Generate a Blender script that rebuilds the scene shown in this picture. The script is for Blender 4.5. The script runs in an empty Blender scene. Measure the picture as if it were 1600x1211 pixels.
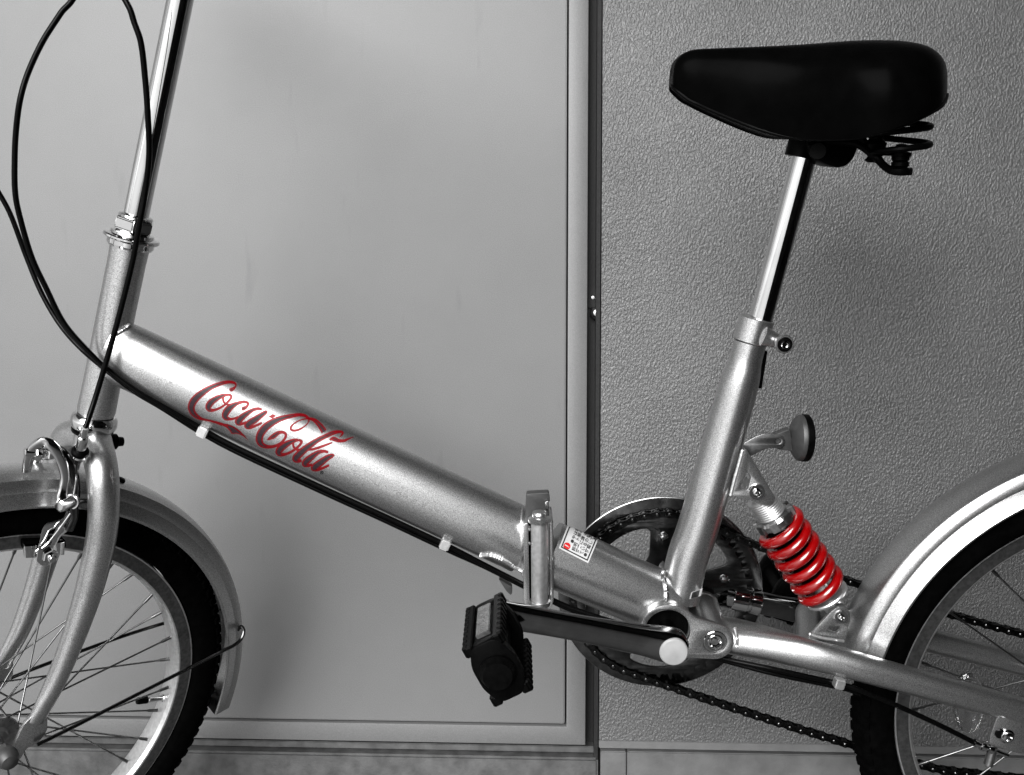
import bpy, bmesh, math, random
from mathutils import Vector as V, Matrix
from mathutils.bvhtree import BVHTree
R = math.radians
random.seed(7)
SC = bpy.context.scene
COL = SC.collection

# ------------------------------------------------------------------ camera
CAM_H, PITCH, FPX, CX, CY = 0.62857, R(3.5), 1600.0, 800.0, 605.5
cam_d = bpy.data.cameras.new('camera')
cam_d.sensor_width = 36.0
cam_d.lens = 36.0
cam_d.clip_start = 0.02
cam_d.clip_end = 400
cam = bpy.data.objects.new('camera', cam_d)
cam.location = (0, 0, CAM_H)
cam.rotation_euler = (R(90) - PITCH, 0, 0)
COL.objects.link(cam)
SC.camera = cam
# ------------------------------------------------------------------ sky, sun, exposure
SUN_EL, SUN_AZ = R(30), R(-20)          # azimuth from straight behind the camera, negative = from the left
world = bpy.data.worlds.new('World')
SC.world = world
world.use_nodes = True
nt = world.node_tree
bg = nt.nodes['Background']
sky = nt.nodes.new('ShaderNodeTexSky')
sky.sky_type = 'NISHITA'
sky.sun_disc = False
sky.sun_elevation = SUN_EL
sky.sun_rotation = R(180) - SUN_AZ
bw = nt.nodes.new('ShaderNodeRGBToBW')   # the photograph is black and white: a grey sky
nt.links.new(sky.outputs[0], bw.inputs[0])
nt.links.new(bw.outputs[0], bg.inputs[0])
bg.inputs[1].default_value = 0.08
sun_d = bpy.data.lights.new('sun', 'SUN')
sun_d.energy = 3.2
sun_d.angle = R(44)
sun_d.color = (1, 1, 1)
sun = bpy.data.objects.new('sun', sun_d)
sdir = V((math.sin(SUN_AZ) * math.cos(SUN_EL), -math.cos(SUN_AZ) * math.cos(SUN_EL), math.sin(SUN_EL)))
sun.rotation_euler = sdir.to_track_quat('Z', 'Y').to_euler()
sun.location = sdir * 5
COL.objects.link(sun)
SC.view_settings.view_transform = 'Standard'
SC.view_settings.look = 'None'
SC.view_settings.exposure = 1.42
SC.view_settings.gamma = 1.0

# ------------------------------------------------------------------ bicycle frame of reference (leans on its stand)
LEAN, Y0 = R(10), 1.07246
RM = Matrix.Rotation(LEAN, 3, 'X')
RI = RM.transposed()
ORI = V((0, Y0, 0))
CW = V((0, 0, CAM_H))
CF = V((0, math.cos(PITCH), -math.sin(PITCH)))
CU = V((0, math.sin(PITCH), math.cos(PITCH)))
CR = V((1, 0, 0))
CL = RI @ (CW - ORI)
FL = RI @ CF


def wray(px, py):
    return CF + CR * ((px - CX) / FPX) - CU * ((py - CY) / FPX)


def lray(px, py):
    return RI @ wray(px, py)


def P(px, py, y=0.0):
    d = lray(px, py)
    return CL + d * ((y - CL.y) / d.y)


def pxm(p):
    return (p - CL).dot(FL) / FPX


HUB = V((-0.52395, -0.03293, 0.24662))
SU = V((0.280341, 0, 0.9599))
SF = V((-0.69846, -0.68596, 0.203987))
SN = V((0.658454, -0.727639, -0.192303))
SB = V((-0.39347, 0, 0.5688))


def Q(px, py, w=0.0):
    d = lray(px, py)
    o = HUB + SN * w
    return CL + d * ((o - CL).dot(SN) / d.dot(SN))


def mirror(p):
    return p - SN * (2 * (p - HUB).dot(SN))


# ------------------------------------------------------------------ materials
def new_mat(name, base, rough=0.5, metal=0.0, spec=0.5, coat=0.0):
    m = bpy.data.materials.new(name)
    m.use_nodes = True
    b = m.node_tree.nodes['Principled BSDF']
    if not isinstance(base, tuple):
        base = (base, base, base)
    b.inputs['Base Color'].default_value = (*base, 1)
    b.inputs['Roughness'].default_value = rough
    b.inputs['Metallic'].default_value = metal
    b.inputs['Specular IOR Level'].default_value = spec
    b.inputs['Coat Weight'].default_value = coat
    b.inputs['Coat Roughness'].default_value = 0.06
    return m, b


def noise_col(m, b, lo, hi, scale, detail=2.0, p0=0.3, p1=0.7, bump=0.0, bscale=None, dist=0.001, stretch=None):
    t = m.node_tree
    tc = t.nodes.new('ShaderNodeTexCoord')
    src = tc.outputs['Object']
    if stretch:
        mp = t.nodes.new('ShaderNodeMapping')
        mp.inputs['Scale'].default_value = stretch
        t.links.new(src, mp.inputs[0])
        src = mp.outputs[0]
    n = t.nodes.new('ShaderNodeTexNoise')
    n.inputs['Scale'].default_value = scale
    n.inputs['Detail'].default_value = detail
    t.links.new(src, n.inputs['Vector'])
    r = t.nodes.new('ShaderNodeValToRGB')
    lo = lo if isinstance(lo, tuple) else (lo, lo, lo)
    hi = hi if isinstance(hi, tuple) else (hi, hi, hi)
    r.color_ramp.elements[0].position = p0
    r.color_ramp.elements[0].color = (*lo, 1)
    r.color_ramp.elements[1].position = p1
    r.color_ramp.elements[1].color = (*hi, 1)
    t.links.new(n.outputs['Fac'], r.inputs[0])
    t.links.new(r.outputs[0], b.inputs['Base Color'])
    if bump:
        n2 = t.nodes.new('ShaderNodeTexNoise')
        n2.inputs['Scale'].default_value = bscale or scale
        n2.inputs['Detail'].default_value = 2
        t.links.new(src, n2.inputs['Vector'])
        bp = t.nodes.new('ShaderNodeBump')
        bp.inputs['Strength'].default_value = bump
        bp.inputs['Distance'].default_value = dist
        t.links.new(n2.outputs['Fac'], bp.inputs['Height'])
        t.links.new(bp.outputs[0], b.inputs['Normal'])
    return n, r


M = {}
M['paint'], b = new_mat('silver_paint', 0.35, 0.31, 0.97)
noise_col(M['paint'], b, 0.22, 0.62, 1500, 1, bump=0.34, bscale=1500, dist=0.00006)
M['chrome'], b = new_mat('chrome', 0.78, 0.05, 1.0)
noise_col(M['chrome'], b, 0.56, 0.66, 30, 3, bump=0.02, bscale=60, dist=0.0003)
M['dull_steel'], b = new_mat('dull_steel', 0.42, 0.32, 1.0)
noise_col(M['dull_steel'], b, 0.22, 0.36, 200, 4, bump=0.05, bscale=400, dist=0.00015)
M['alloy'], b = new_mat('rim_alloy', 0.55, 0.35, 0.9)
noise_col(M['alloy'], b, 0.48, 0.62, 250, 3, bump=0.04, bscale=500, dist=0.00006)
M['grey'], b = new_mat('grey_plastic', 0.20, 0.5)
noise_col(M['grey'], b, 0.016, 0.026, 150, 3, bump=0.05, bscale=600, dist=0.0003)
M['cap'], b = new_mat('pale_plastic_cap', 0.42, 0.35)
noise_col(M['cap'], b, 0.20, 0.25, 80, 3)
M['steel_dark'], b = new_mat('dark_chrome', 0.16, 0.22, 1.0)
noise_col(M['steel_dark'], b, 0.04, 0.09, 120, 4, bump=0.05, bscale=200, dist=0.0002)
M['crank_steel'], b = new_mat('crank_steel', 0.3, 0.10, 1.0)
noise_col(M['crank_steel'], b, 0.12, 0.18, 60, 4, bump=0.03, bscale=200, dist=0.0002)
M['spoke_steel'], b = new_mat('spoke_steel', 0.2, 0.3, 1.0)
noise_col(M['spoke_steel'], b, 0.10, 0.22, 60, 4)
M['black'], b = new_mat('black_plastic', 0.001, 0.38, 0, 0.035)
noise_col(M['black'], b, 0.0006, 0.0015, 200, 3, bump=0.06, bscale=500, dist=0.0001)
M['cable'], b = new_mat('cable_sheath', 0.001, 0.25, 0, 0.06)
noise_col(M['cable'], b, 0.0006, 0.0012, 300, 2)
M['rubber'], b = new_mat('tyre_rubber', 0.001, 0.8, 0, 0.012)
noise_col(M['rubber'], b, 0.0004, 0.0012, 120, 4, bump=0.2, bscale=400, dist=0.0005)
M['vinyl'], b = new_mat('saddle_vinyl', 0.001, 0.26, 0, 0.005)
noise_col(M['vinyl'], b, 0.0006, 0.0010, 60, 3, bump=0.10, bscale=1400, dist=0.00008)
M['chain'], b = new_mat('oiled_chain', 0.03, 0.28, 1.0)
noise_col(M['chain'], b, 0.006, 0.035, 300, 3)
M['red'], b = new_mat('red_spring_enamel', (0.62, 0.003, 0.004), 0.22, 0.0, 0.5, 0.6)
noise_col(M['red'], b, (0.14, 0.0004, 0.0008), (0.18, 0.0006, 0.001), 40, 3, bump=0.04, bscale=300, dist=0.0004)
M['foil_red'], b = new_mat('red_foil', (0.42, 0.002, 0.015), 0.3, 0.35)
noise_col(M['foil_red'], b, (0.13, 0.0003, 0.003), (0.17, 0.0005, 0.004), 300, 2)
M['foil_dark'], b = new_mat('dark_foil', (0.05, 0.035, 0.045), 0.4, 0.0, 0.25)
noise_col(M['foil_dark'], b, (0.013, 0.008, 0.010), (0.022, 0.012, 0.016), 600, 2)
M['white'], b = new_mat('sticker_white', 0.78, 0.35)
noise_col(M['white'], b, 0.32, 0.37, 60, 2)
M['ink'], b = new_mat('sticker_ink', 0.012, 0.4)
noise_col(M['ink'], b, 0.01, 0.016, 90, 2)
M['ink_red'], b = new_mat('sticker_red', (0.6, 0.004, 0.004), 0.4)
noise_col(M['ink_red'], b, (0.30, 0.002, 0.002), (0.38, 0.003, 0.003), 90, 2)
M['lens'], b = new_mat('clear_reflector', 0.9, 0.08)
b.inputs['Transmission Weight'].default_value = 1.0
b.inputs['IOR'].default_value = 1.45
noise_col(M['lens'], b, 0.8, 0.92, 30, 2, bump=0.5, bscale=300, dist=0.002)
M['lens_grey'], b = new_mat('pedal_reflector', 0.5, 0.18)
noise_col(M['lens_grey'], b, 0.02, 0.06, 90, 2, bump=0.4, bscale=900, dist=0.001)

# wall and door materials
M['stucco'], b = new_mat('stucco', 0.25, 0.38, 0, 0.6)
t = M['stucco'].node_tree
tc = t.nodes.new('ShaderNodeTexCoord')
mp = t.nodes.new('ShaderNodeMapping')
mp.inputs['Rotation'].default_value = (0, R(-32), 0)
mp.inputs['Scale'].default_value = (1.25, 1, 0.85)
t.links.new(tc.outputs['Object'], mp.inputs[0])
n1 = t.nodes.new('ShaderNodeTexNoise'); n1.inputs['Scale'].default_value = 320; n1.inputs['Detail'].default_value = 3
n1.inputs['Distortion'].default_value = 0.25
n1.inputs['Roughness'].default_value = 0.5
n2 = t.nodes.new('ShaderNodeTexNoise'); n2.inputs['Scale'].default_value = 800; n2.inputs['Detail'].default_value = 2
n3 = t.nodes.new('ShaderNodeTexNoise'); n3.inputs['Scale'].default_value = 9; n3.inputs['Detail'].default_value = 5
for n in (n1, n2):
    t.links.new(mp.outputs[0], n.inputs['Vector'])
t.links.new(tc.outputs['Object'], n3.inputs['Vector'])
rr = t.nodes.new('ShaderNodeValToRGB')
rr.color_ramp.elements[0].position = 0.36; rr.color_ramp.elements[1].position = 0.66
t.links.new(n1.outputs['Fac'], rr.inputs[0])
ma = t.nodes.new('ShaderNodeMath'); ma.operation = 'MULTIPLY_ADD'; ma.inputs[1].default_value = 0.22
t.links.new(n2.outputs['Fac'], ma.inputs[0]); t.links.new(rr.outputs[0], ma.inputs[2])
bp = t.nodes.new('ShaderNodeBump'); bp.inputs['Strength'].default_value = 0.9; bp.inputs['Distance'].default_value = 0.0008
t.links.new(ma.outputs[0], bp.inputs['Height'])
t.links.new(bp.outputs[0], b.inputs['Normal'])
r3 = t.nodes.new('ShaderNodeValToRGB')
r3.color_ramp.elements[0].position = 0.25; r3.color_ramp.elements[0].color = (0.060, 0.060, 0.060, 1)
r3.color_ramp.elements[1].position = 0.8; r3.color_ramp.elements[1].color = (0.084, 0.084, 0.084, 1)
t.links.new(n3.outputs['Fac'], r3.inputs[0]); t.links.new(r3.outputs[0], b.inputs['Base Color'])

M['door'], b = new_mat('grey_door_paint', 0.34, 0.42, 0, 0.4)
t = M['door'].node_tree
tc = t.nodes.new('ShaderNodeTexCoord')
n1 = t.nodes.new('ShaderNodeTexNoise'); n1.inputs['Scale'].default_value = 900; n1.inputs['Detail'].default_value = 2
n2 = t.nodes.new('ShaderNodeTexNoise'); n2.inputs['Scale'].default_value = 6; n2.inputs['Detail'].default_value = 7; n2.inputs['Roughness'].default_value = 0.65
mp = t.nodes.new('ShaderNodeMapping'); mp.inputs['Scale'].default_value = (26, 26, 5); mp.inputs['Rotation'].default_value = (0, R(12), 0)
n3 = t.nodes.new('ShaderNodeTexNoise'); n3.inputs['Scale'].default_value = 1; n3.inputs['Detail'].default_value = 3
t.links.new(tc.outputs['Object'], n1.inputs['Vector']); t.links.new(tc.outputs['Object'], n2.inputs['Vector'])
t.links.new(tc.outputs['Object'], mp.inputs[0]); t.links.new(mp.outputs[0], n3.inputs['Vector'])
ra = t.nodes.new('ShaderNodeValToRGB')
ra.color_ramp.elements[0].position = 0.2; ra.color_ramp.elements[0].color = (0.082, 0.082, 0.082, 1)
ra.color_ramp.elements[1].position = 0.8; ra.color_ramp.elements[1].color = (0.122, 0.122, 0.122, 1)
t.links.new(n1.outputs['Fac'], ra.inputs[0])
rb = t.nodes.new('ShaderNodeValToRGB')
rb.color_ramp.elements[0].position = 0.3; rb.color_ramp.elements[0].color = (0.91, 0.91, 0.91, 1)
rb.color_ramp.elements[1].position = 0.6; rb.color_ramp.elements[1].color = (1, 1, 1, 1)
t.links.new(n2.outputs['Fac'], rb.inputs[0])
rc = t.nodes.new('ShaderNodeValToRGB')
rc.color_ramp.elements[0].position = 0.25; rc.color_ramp.elements[0].color = (0.80, 0.80, 0.80, 1)
rc.color_ramp.elements[1].position = 0.36; rc.color_ramp.elements[1].color = (1, 1, 1, 1)
t.links.new(n3.outputs['Fac'], rc.inputs[0])
m1 = t.nodes.new('ShaderNodeMix'); m1.data_type = 'RGBA'; m1.blend_type = 'MULTIPLY'; m1.inputs[0].default_value = 1
m2 = t.nodes.new('ShaderNodeMix'); m2.data_type = 'RGBA'; m2.blend_type = 'MULTIPLY'; m2.inputs[0].default_value = 1
t.links.new(ra.outputs[0], m1.inputs[6]); t.links.new(rb.outputs[0], m1.inputs[7])
t.links.new(m1.outputs[2], m2.inputs[6]); t.links.new(rc.outputs[0], m2.inputs[7])
t.links.new(m2.outputs[2], b.inputs['Base Color'])
bp = t.nodes.new('ShaderNodeBump'); bp.inputs['Strength'].default_value = 0.35; bp.inputs['Distance'].default_value = 0.0005
t.links.new(n1.outputs['Fac'], bp.inputs['Height']); t.links.new(bp.outputs[0], b.inputs['Normal'])
M['jamb'], b = new_mat('dark_jamb_paint', 0.045, 0.6, 0, 0.12)
noise_col(M['jamb'], b, 0.011, 0.018, 400, 3)
M['sill'], b = new_mat('worn_sill', 0.10, 0.6)
noise_col(M['sill'], b, 0.025, 0.06, 60, 6, bump=0.3, bscale=300, dist=0.001)
M['concrete'], b = new_mat('concrete', 0.28, 0.8)
noise_col(M['concrete'], b, 0.38, 0.45, 18, 8, bump=0.4, bscale=250, dist=0.002)
M['plaster'], b = new_mat('smooth_plaster', 0.24, 0.6)
noise_col(M['plaster'], b, 0.085, 0.11, 40, 6, bump=0.25, bscale=200, dist=0.001)
M['skirt'], b = new_mat('skirting_concrete', 0.12, 0.7)
noise_col(M['skirt'], b, 0.06, 0.10, 30, 8, bump=0.3, bscale=250, dist=0.001)
M['dark_floor'], b = new_mat('passage_floor', 0.08, 0.5)
noise_col(M['dark_floor'], b, 0.05, 0.09, 25, 8, bump=0.3, bscale=250, dist=0.001)
M['shaded_track'], b = new_mat('brake_track', 0.16, 0.3, 0.9)  # rim alloy darkened: the dark it reflects is put into the colour
noise_col(M['shaded_track'], b, 0.09, 0.16, 250, 3, bump=0.04, bscale=500, dist=0.00005)
M['soffit'], b = new_mat('dark_passage_paint', 0.05, 0.8)
noise_col(M['soffit'], b, 0.04, 0.06, 10, 5)


# ------------------------------------------------------------------ mesh helpers
def link(name, me, mat, parent=None, angle=35, flat=False):
    o = bpy.data.objects.new(name, me)
    COL.objects.link(o)
    if mat is not None and not me.materials:
        me.materials.append(M[mat])
    if parent is not None:
        o.parent = parent
    if not flat and len(me.polygons):
        me.shade_smooth()
        me.set_sharp_from_angle(angle=R(angle))
    return o


def bm_mesh(bm, name, recalc=True):
    if recalc:
        bmesh.ops.recalc_face_normals(bm, faces=bm.faces)
    me = bpy.data.meshes.new(name)
    bm.to_mesh(me)
    bm.free()
    return me


def empty(name, parent=None, **kw):
    o = bpy.data.objects.new(name, None)
    o.empty_display_size = 0.05
    COL.objects.link(o)
    o.parent = parent
    for k, v in kw.items():
        o[k] = v
    return o


def catmull(pts, n):
    """pts: list of tuples/vectors of equal length; n samples per span"""
    pts = [tuple(p) for p in pts]
    if n <= 1 or len(pts) < 3:
        return pts
    out = []
    L = len(pts)
    for i in range(L - 1):
        p0 = pts[i - 1] if i else tuple(2 * a - b_ for a, b_ in zip(pts[0], pts[1]))
        p1, p2 = pts[i], pts[i + 1]
        p3 = pts[i + 2] if i + 2 < L else tuple(2 * a - b_ for a, b_ in zip(pts[-1], pts[-2]))
        for k in range(n):
            s = k / n
            out.append(tuple(0.5 * ((2 * b_) + (-a + c) * s + (2 * a - 5 * b_ + 4 * c - d) * s * s + (-a + 3 * b_ - 3 * c + d) * s ** 3)
                             for a, b_, c, d in zip(p0, p1, p2, p3)))
    out.append(pts[-1])
    return out


def add_tube(bm, pts, ra, rb=None, ref=None, seg=16, n=6, caps=True, closed=False, power=2.0):
    """sweep an ellipse (ra in plane, rb along ref) along pts"""
    k = len(pts)
    ra = list(ra) if hasattr(ra, '__len__') else [ra] * k
    rb = ra if rb is None else (list(rb) if hasattr(rb, '__len__') else [rb] * k)
    data = catmull([(p[0], p[1], p[2], a, c) for p, a, c in zip(pts, ra, rb)], n)
    ps = [V(d[:3]) for d in data]
    rings = []
    prev = None
    for i, p in enumerate(ps):
        if closed:
            tg = ps[(i + 1) % len(ps)] - ps[i - 1]
        else:
            tg = ps[min(i + 1, len(ps) - 1)] - ps[max(i - 1, 0)]
        tg.normalize()
        if ref is not None:
            side = tg.cross(ref).normalized()
        else:
            if prev is None:
                prev = V((0, 1, 0)) if abs(tg.y) < 0.9 else V((1, 0, 0))
            side = (prev - tg * prev.dot(tg)).normalized()
            prev = side
        oth = side.cross(tg).normalized()
        ring = []
        for s in range(seg):
            a = 2 * math.pi * s / seg
            c_, s_ = math.cos(a), math.sin(a)
            if power != 2.0:
                c_ = math.copysign(abs(c_) ** (2 / power), c_)
                s_ = math.copysign(abs(s_) ** (2 / power), s_)
            ring.append(bm.verts.new(p + side * (c_ * data[i][3]) + oth * (s_ * data[i][4])))
        rings.append(ring)
    m = len(rings)
    for i in range(m if closed else m - 1):
        a, c = rings[i], rings[(i + 1) % m]
        for s in range(seg):
            bm.faces.new((a[s], a[(s + 1) % seg], c[(s + 1) % seg], c[s]))
    if caps and not closed:
        bm.faces.new(rings[0])
        bm.faces.new(rings[-1])
    return rings


def tube(name, pts, ra, mat, parent, rb=None, ref=None, seg=16, n=6, caps=True, closed=False, power=2.0):
    bm = bmesh.new()
    add_tube(bm, pts, ra, rb, ref, seg, n, caps, closed, power)
    return link(name, bm_mesh(bm, name), mat, parent)


def add_lathe(bm, prof, c, ax, seg=32, closed=False, a0=None, a1=None, e1=None, caps=True):
    """prof: (r, h) along axis ax from c"""
    ax = ax.normalized()
    if e1 is None:
        e1 = ax.orthogonal().normalized()
    e2 = ax.cross(e1).normalized()
    full = a0 is None
    A = [2 * math.pi * i / seg for i in range(seg)] if full else [a0 + (a1 - a0) * i / seg for i in range(seg + 1)]
    rings = []
    for a in A:
        d = e1 * math.cos(a) + e2 * math.sin(a)
        rings.append([bm.verts.new(c + ax * h + d * r) for r, h in prof])
    k = len(prof)
    m = len(rings)
    for i in range(m if full else m - 1):
        p, q = rings[i], rings[(i + 1) % m]
        for j in range(k if closed else k - 1):
            j2 = (j + 1) % k
            bm.faces.new((p[j], p[j2], q[j2], q[j]))
    if full and not closed and caps:
        for j in (0, k - 1):
            if prof[j][0] > 1e-6:
                bm.faces.new([rg[j] for rg in rings])
    if not full and closed:
        bm.faces.new(rings[0])
        bm.faces.new(rings[-1])
    bmesh.ops.remove_doubles(bm, verts=bm.verts, dist=1e-7)


def lathe(name, prof, c, ax, mat, parent, seg=32, closed=False, a0=None, a1=None, e1=None, angle=30):
    bm = bmesh.new()
    add_lathe(bm, prof, c, ax, seg, closed, a0, a1, e1)
    return link(name, bm_mesh(bm, name), mat, parent, angle)


def plate_mesh(name, outline, holes, th, bev, org, ex, ey):
    """flat plate with holes; outline/holes in 2-D metres; extruded about org along ex x ey"""
    cu = bpy.data.curves.new(name, 'CURVE')
    cu.dimensions = '2D'
    cu.fill_mode = 'BOTH'
    cu.extrude = max(th / 2 - bev, 1e-5)
    cu.bevel_depth = bev
    cu.bevel_resolution = 1
    cu.offset = -bev
    for ol in [outline] + list(holes):
        s = cu.splines.new('POLY')
        s.points.add(len(ol) - 1)
        for i, p in enumerate(ol):
            s.points[i].co = (p[0], p[1], 0, 1)
        s.use_cyclic_u = True
    ob = bpy.data.objects.new(name, cu)
    COL.objects.link(ob)
    bpy.context.view_layer.update()
    dg = bpy.context.evaluated_depsgraph_get()
    me = bpy.data.meshes.new_from_object(ob.evaluated_get(dg))
    bpy.data.objects.remove(ob)
    bpy.data.curves.remove(cu)
    ez = ex.cross(ey).normalized()
    for v in me.vertices:
        v.co = org + ex * v.co.x + ey * v.co.y + ez * v.co.z
    me.name = name
    bm = bmesh.new()
    bm.from_mesh(me)
    bmesh.ops.remove_doubles(bm, verts=bm.verts, dist=1e-6)
    bmesh.ops.recalc_face_normals(bm, faces=bm.faces)
    bm.to_mesh(me)
    bm.free()
    return me


def rounded(pts, r, k=4):
    """round the corners of a closed 2-D polygon"""
    out = []
    L = len(pts)
    for i in range(L):
        p0, p1, p2 = V(pts[i - 1]), V(pts[i]), V(pts[(i + 1) % L])
        a, c = (p0 - p1), (p2 - p1)
        rr_ = min(r, a.length * 0.45, c.length * 0.45)
        a, c = p1 + a.normalized() * rr_, p1 + c.normalized() * rr_
        for j in range(k + 1):
            s = j / k
            out.append(tuple(a * (1 - s) ** 2 + p1 * 2 * s * (1 - s) + c * s * s))
    return out


def plate_px(name, pix, holes, th, mat, parent, y=0.0, r=0.002, bev=0.0006, fn=None, w=0.0):
    """plate lying in a plane parallel to the bicycle's (y) or to the steered wheel's (w)"""
    if fn == 'Q':
        f = lambda a, c: Q(a, c, w)
        ex, ey = SF, SU
        o = HUB + SN * w
    else:
        f = lambda a, c: P(a, c, y)
        ex, ey = V((1, 0, 0)), V((0, 0, 1))
        o = V((0, y, 0))
    flat = lambda pl: [((f(a, c) - o).dot(ex), (f(a, c) - o).dot(ey)) for a, c in pl]
    me = plate_mesh(name, rounded(flat(pix), r), [rounded(flat(h), r * 0.7) for h in holes], th, bev, o, ex, ey)
    return link(name, me, mat, parent)


def box_mesh(name, c, ex, ey, ez, sx, sy, sz, bev=0.001, seg=2):
    bm = bmesh.new()
    vs = []
    for i in (-1, 1):
        for j in (-1, 1):
            for k in (-1, 1):
                vs.append(bm.verts.new(c + ex * (i * sx / 2) + ey * (j * sy / 2) + ez * (k * sz / 2)))
    for f in ((0, 1, 3, 2), (4, 6, 7, 5), (0, 4, 5, 1), (2, 3, 7, 6), (0, 2, 6, 4), (1, 5, 7, 3)):
        bm.faces.new([vs[i] for i in f])
    if bev:
        bmesh.ops.bevel(bm, geom=list(bm.edges), offset=bev, segments=seg, affect='EDGES')
    return bm_mesh(bm, name)


EX, EY, EZ = V((1, 0, 0)), V((0, 1, 0)), V((0, 0, 1))
NEAR = V((0, -1, 0))


def box(name, c, sx, sy, sz, mat, parent, bev=0.001, ex=EX, ey=EY, ez=EZ):
    return link(name, box_mesh(name, c, ex, ey, ez, sx, sy, sz, bev), mat, parent)


def rod(name, a, b_, r, mat, parent, seg=14, bev=0.0005):
    d = (b_ - a)
    L = d.length
    bv = min(bev, r * 0.3, L * 0.3)
    return lathe(name, [(0, 0), (r - bv, 0), (r, bv), (r, L - bv), (r - bv, L), (0, L)], a, d, mat, parent, seg)


def hexnut_prof(bm, c, ax, r, h, e1=None):
    add_lathe(bm, [(0, 0), (r * 0.92, 0), (r, h * 0.12), (r, h * 0.85), (r * 0.90, h), (0, h)], c, ax, 6, e1=e1)


def weld(name, pts, r, parent, mat='alloy'):
    """a bumpy bead of weld metal"""
    bm = bmesh.new()
    data = catmull(pts, 10)
    rs = [r * (0.85 + 0.3 * abs(math.sin(i * 1.7)) + random.uniform(-.08, .08)) for i in range(len(data))]
    add_tube(bm, [V(p) for p in data], rs, None, None, 8, 1)
    return link(name, bm_mesh(bm, name), mat, parent)


# ================================================================== PLACE: floor, door, wall
WANG = R(2.5)
WEX = V((math.cos(WANG), -math.sin(WANG), 0))
WN = V((-math.sin(WANG), -math.cos(WANG), 0))     # towards the viewer
WO = V((0.1, 1.30, 0))


def WQ(px, py, d=0.0):
    """wall coordinates (along, height) of the wall point seen at a pixel, d metres in front of the door face"""
    r_ = wray(px, py)
    o = WO + WN * d
    p = CW + r_ * ((o - CW).dot(WN) / r_.dot(WN))
    return (p - WO).dot(WEX), p.z


def wbox(name, x0, x1, z0, z1, d0, d1, mat, parent, bev=0.0008):
    c = V(((x0 + x1) / 2, -(d0 + d1) / 2, (z0 + z1) / 2))
    me = box_mesh(name, c, EX, EY, EZ, x1 - x0, abs(d1 - d0), z1 - z0, bev)
    return link(name, me, mat, parent)


def wall_empty(name, label, cat):
    o = empty(name, None, label=label, category=cat, kind='thing')
    o.location = WO
    o.rotation_euler = (0, 0, -WANG)
    return o


bm = bmesh.new()
bmesh.ops.create_grid(bm, x_segments=8, y_segments=8, size=60)
fl = link('ground', bm_mesh(bm, 'ground'), 'concrete')
fl['kind'] = 'structure'
fl = link('floor', box_mesh('floor', V((1.75, 0.2, 0.002)), EX, EY, EZ, 5.3, 2.8, 0.004, 0), 'dark_floor')
fl['kind'] = 'structure'
fl.location.z = 0.002

a_in, z_in = WQ(885, 1134)
a_out, z_out = WQ(914.5, 1163)
a_wall = WQ(939, 600, 0.012)[0]
z_base = WQ(1100, 1176, 0.016)[1]
z_smooth = WQ(1100, 1160, 0.012)[1]
door = wall_empty('steel_door', 'grey painted steel door with a recessed panel behind the front wheel', 'door')
# raised rim: right stile and bottom rail as one bevelled L-frame
pl = [(-1.3, z_out), (a_out, z_out), (a_out, 2.05), (a_in, 2.05), (a_in, z_in), (-1.3, z_in)]
me = plate_mesh('door_rim', pl, [], 0.030, 0.0012, V((0, 0.015 - 0.0030, 0)), EX, EZ)
link('door_rim', me, 'door', door)
wbox('door_panel', -1.3, a_in - 0.0022, z_in + 0.0022, 2.05, -0.030, 0.0, 'door', door, 0.0014)
frame = wall_empty('door_frame', 'dark recessed door frame between the grey door and textured wall', 'door frame')
wbox('jamb', a_out - 0.05, a_wall + 0.02, -0.02, 2.1, -0.060, -0.020, 'jamb', frame, 0)
wbox('jamb_trim', a_wall - 0.0065, a_wall - 0.0012, 0.03, 2.1, -0.034, 0.006, 'jamb', frame, 0.0004)
# small hinge plate, screw and roller in the gap
hx0, hz1 = WQ(918, 449, -0.016)
hx1, hz0 = WQ(932, 481, -0.016)
hp = wbox('hinge_plate', hx0, hx1, hz0, hz1, -0.020, -0.016, 'jamb', frame, 0.0006)
sx, sz = WQ(926.5, 465, -0.016)
lathe('screw', [(0, 0.0014), (0.0022, 0.0012), (0.0030, 0.0)], V((sx, 0.016, sz)), NEAR, 'dull_steel', hp, 12)
kx, kz = WQ(932, 489, -0.012)
lathe('roller_catch', [(0, 0.011), (0.004, 0.0102), (0.0072, 0.007), (0.0085, 0.002), (0.0085, -0.012), (0, -0.012)], V((kx, 0.014, kz)), NEAR, 'dull_steel', frame, 20)
# threshold under the door
wbox('threshold', -1.3, a_wall - 0.001, z_out - 0.013, z_out - 0.0045, -0.020, -0.004, 'sill', frame, 0.001)
wbox('threshold_plinth', -1.3, a_wall - 0.001, -0.01, z_out - 0.0145, -0.020, 0.010, 'sill', frame, 0.003)

wall = wall_empty('stucco_wall', 'rough grey textured stucco wall behind the saddle and rear wheel', 'wall')
wbox('rough_plaster', a_wall, 2.6, z_smooth, 2.6, -0.20, 0.012, 'stucco', wall, 0.0012)
wbox('smooth_base_band', a_wall, 2.6, z_base + 0.001, z_smooth - 0.0002, -0.20, 0.0105, 'plaster', wall, 0.0008)
x = a_wall + 0.002
k = 0
while x < 2.5:
    L = random.uniform(0.5, 0.7) if k else 0.034
    wbox('skirting_block', x, x + L - 0.0012, -0.01, z_base - random.uniform(0.0008, 0.0022), -0.15, 0.0145 + random.uniform(0, .001), 'skirt', wall, 0.0012)
    x += L
    k += 1
wbox('wall_above_door', -1.4, a_wall - 0.001, 2.12, 2.6, -0.20, 0.012, 'stucco', wall, 0.001)
wbox('wall_behind_door', -3.0, a_wall - 0.001, 0.0, 2.11, -0.20, -0.062, 'plaster', wall, 0.0)
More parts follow.
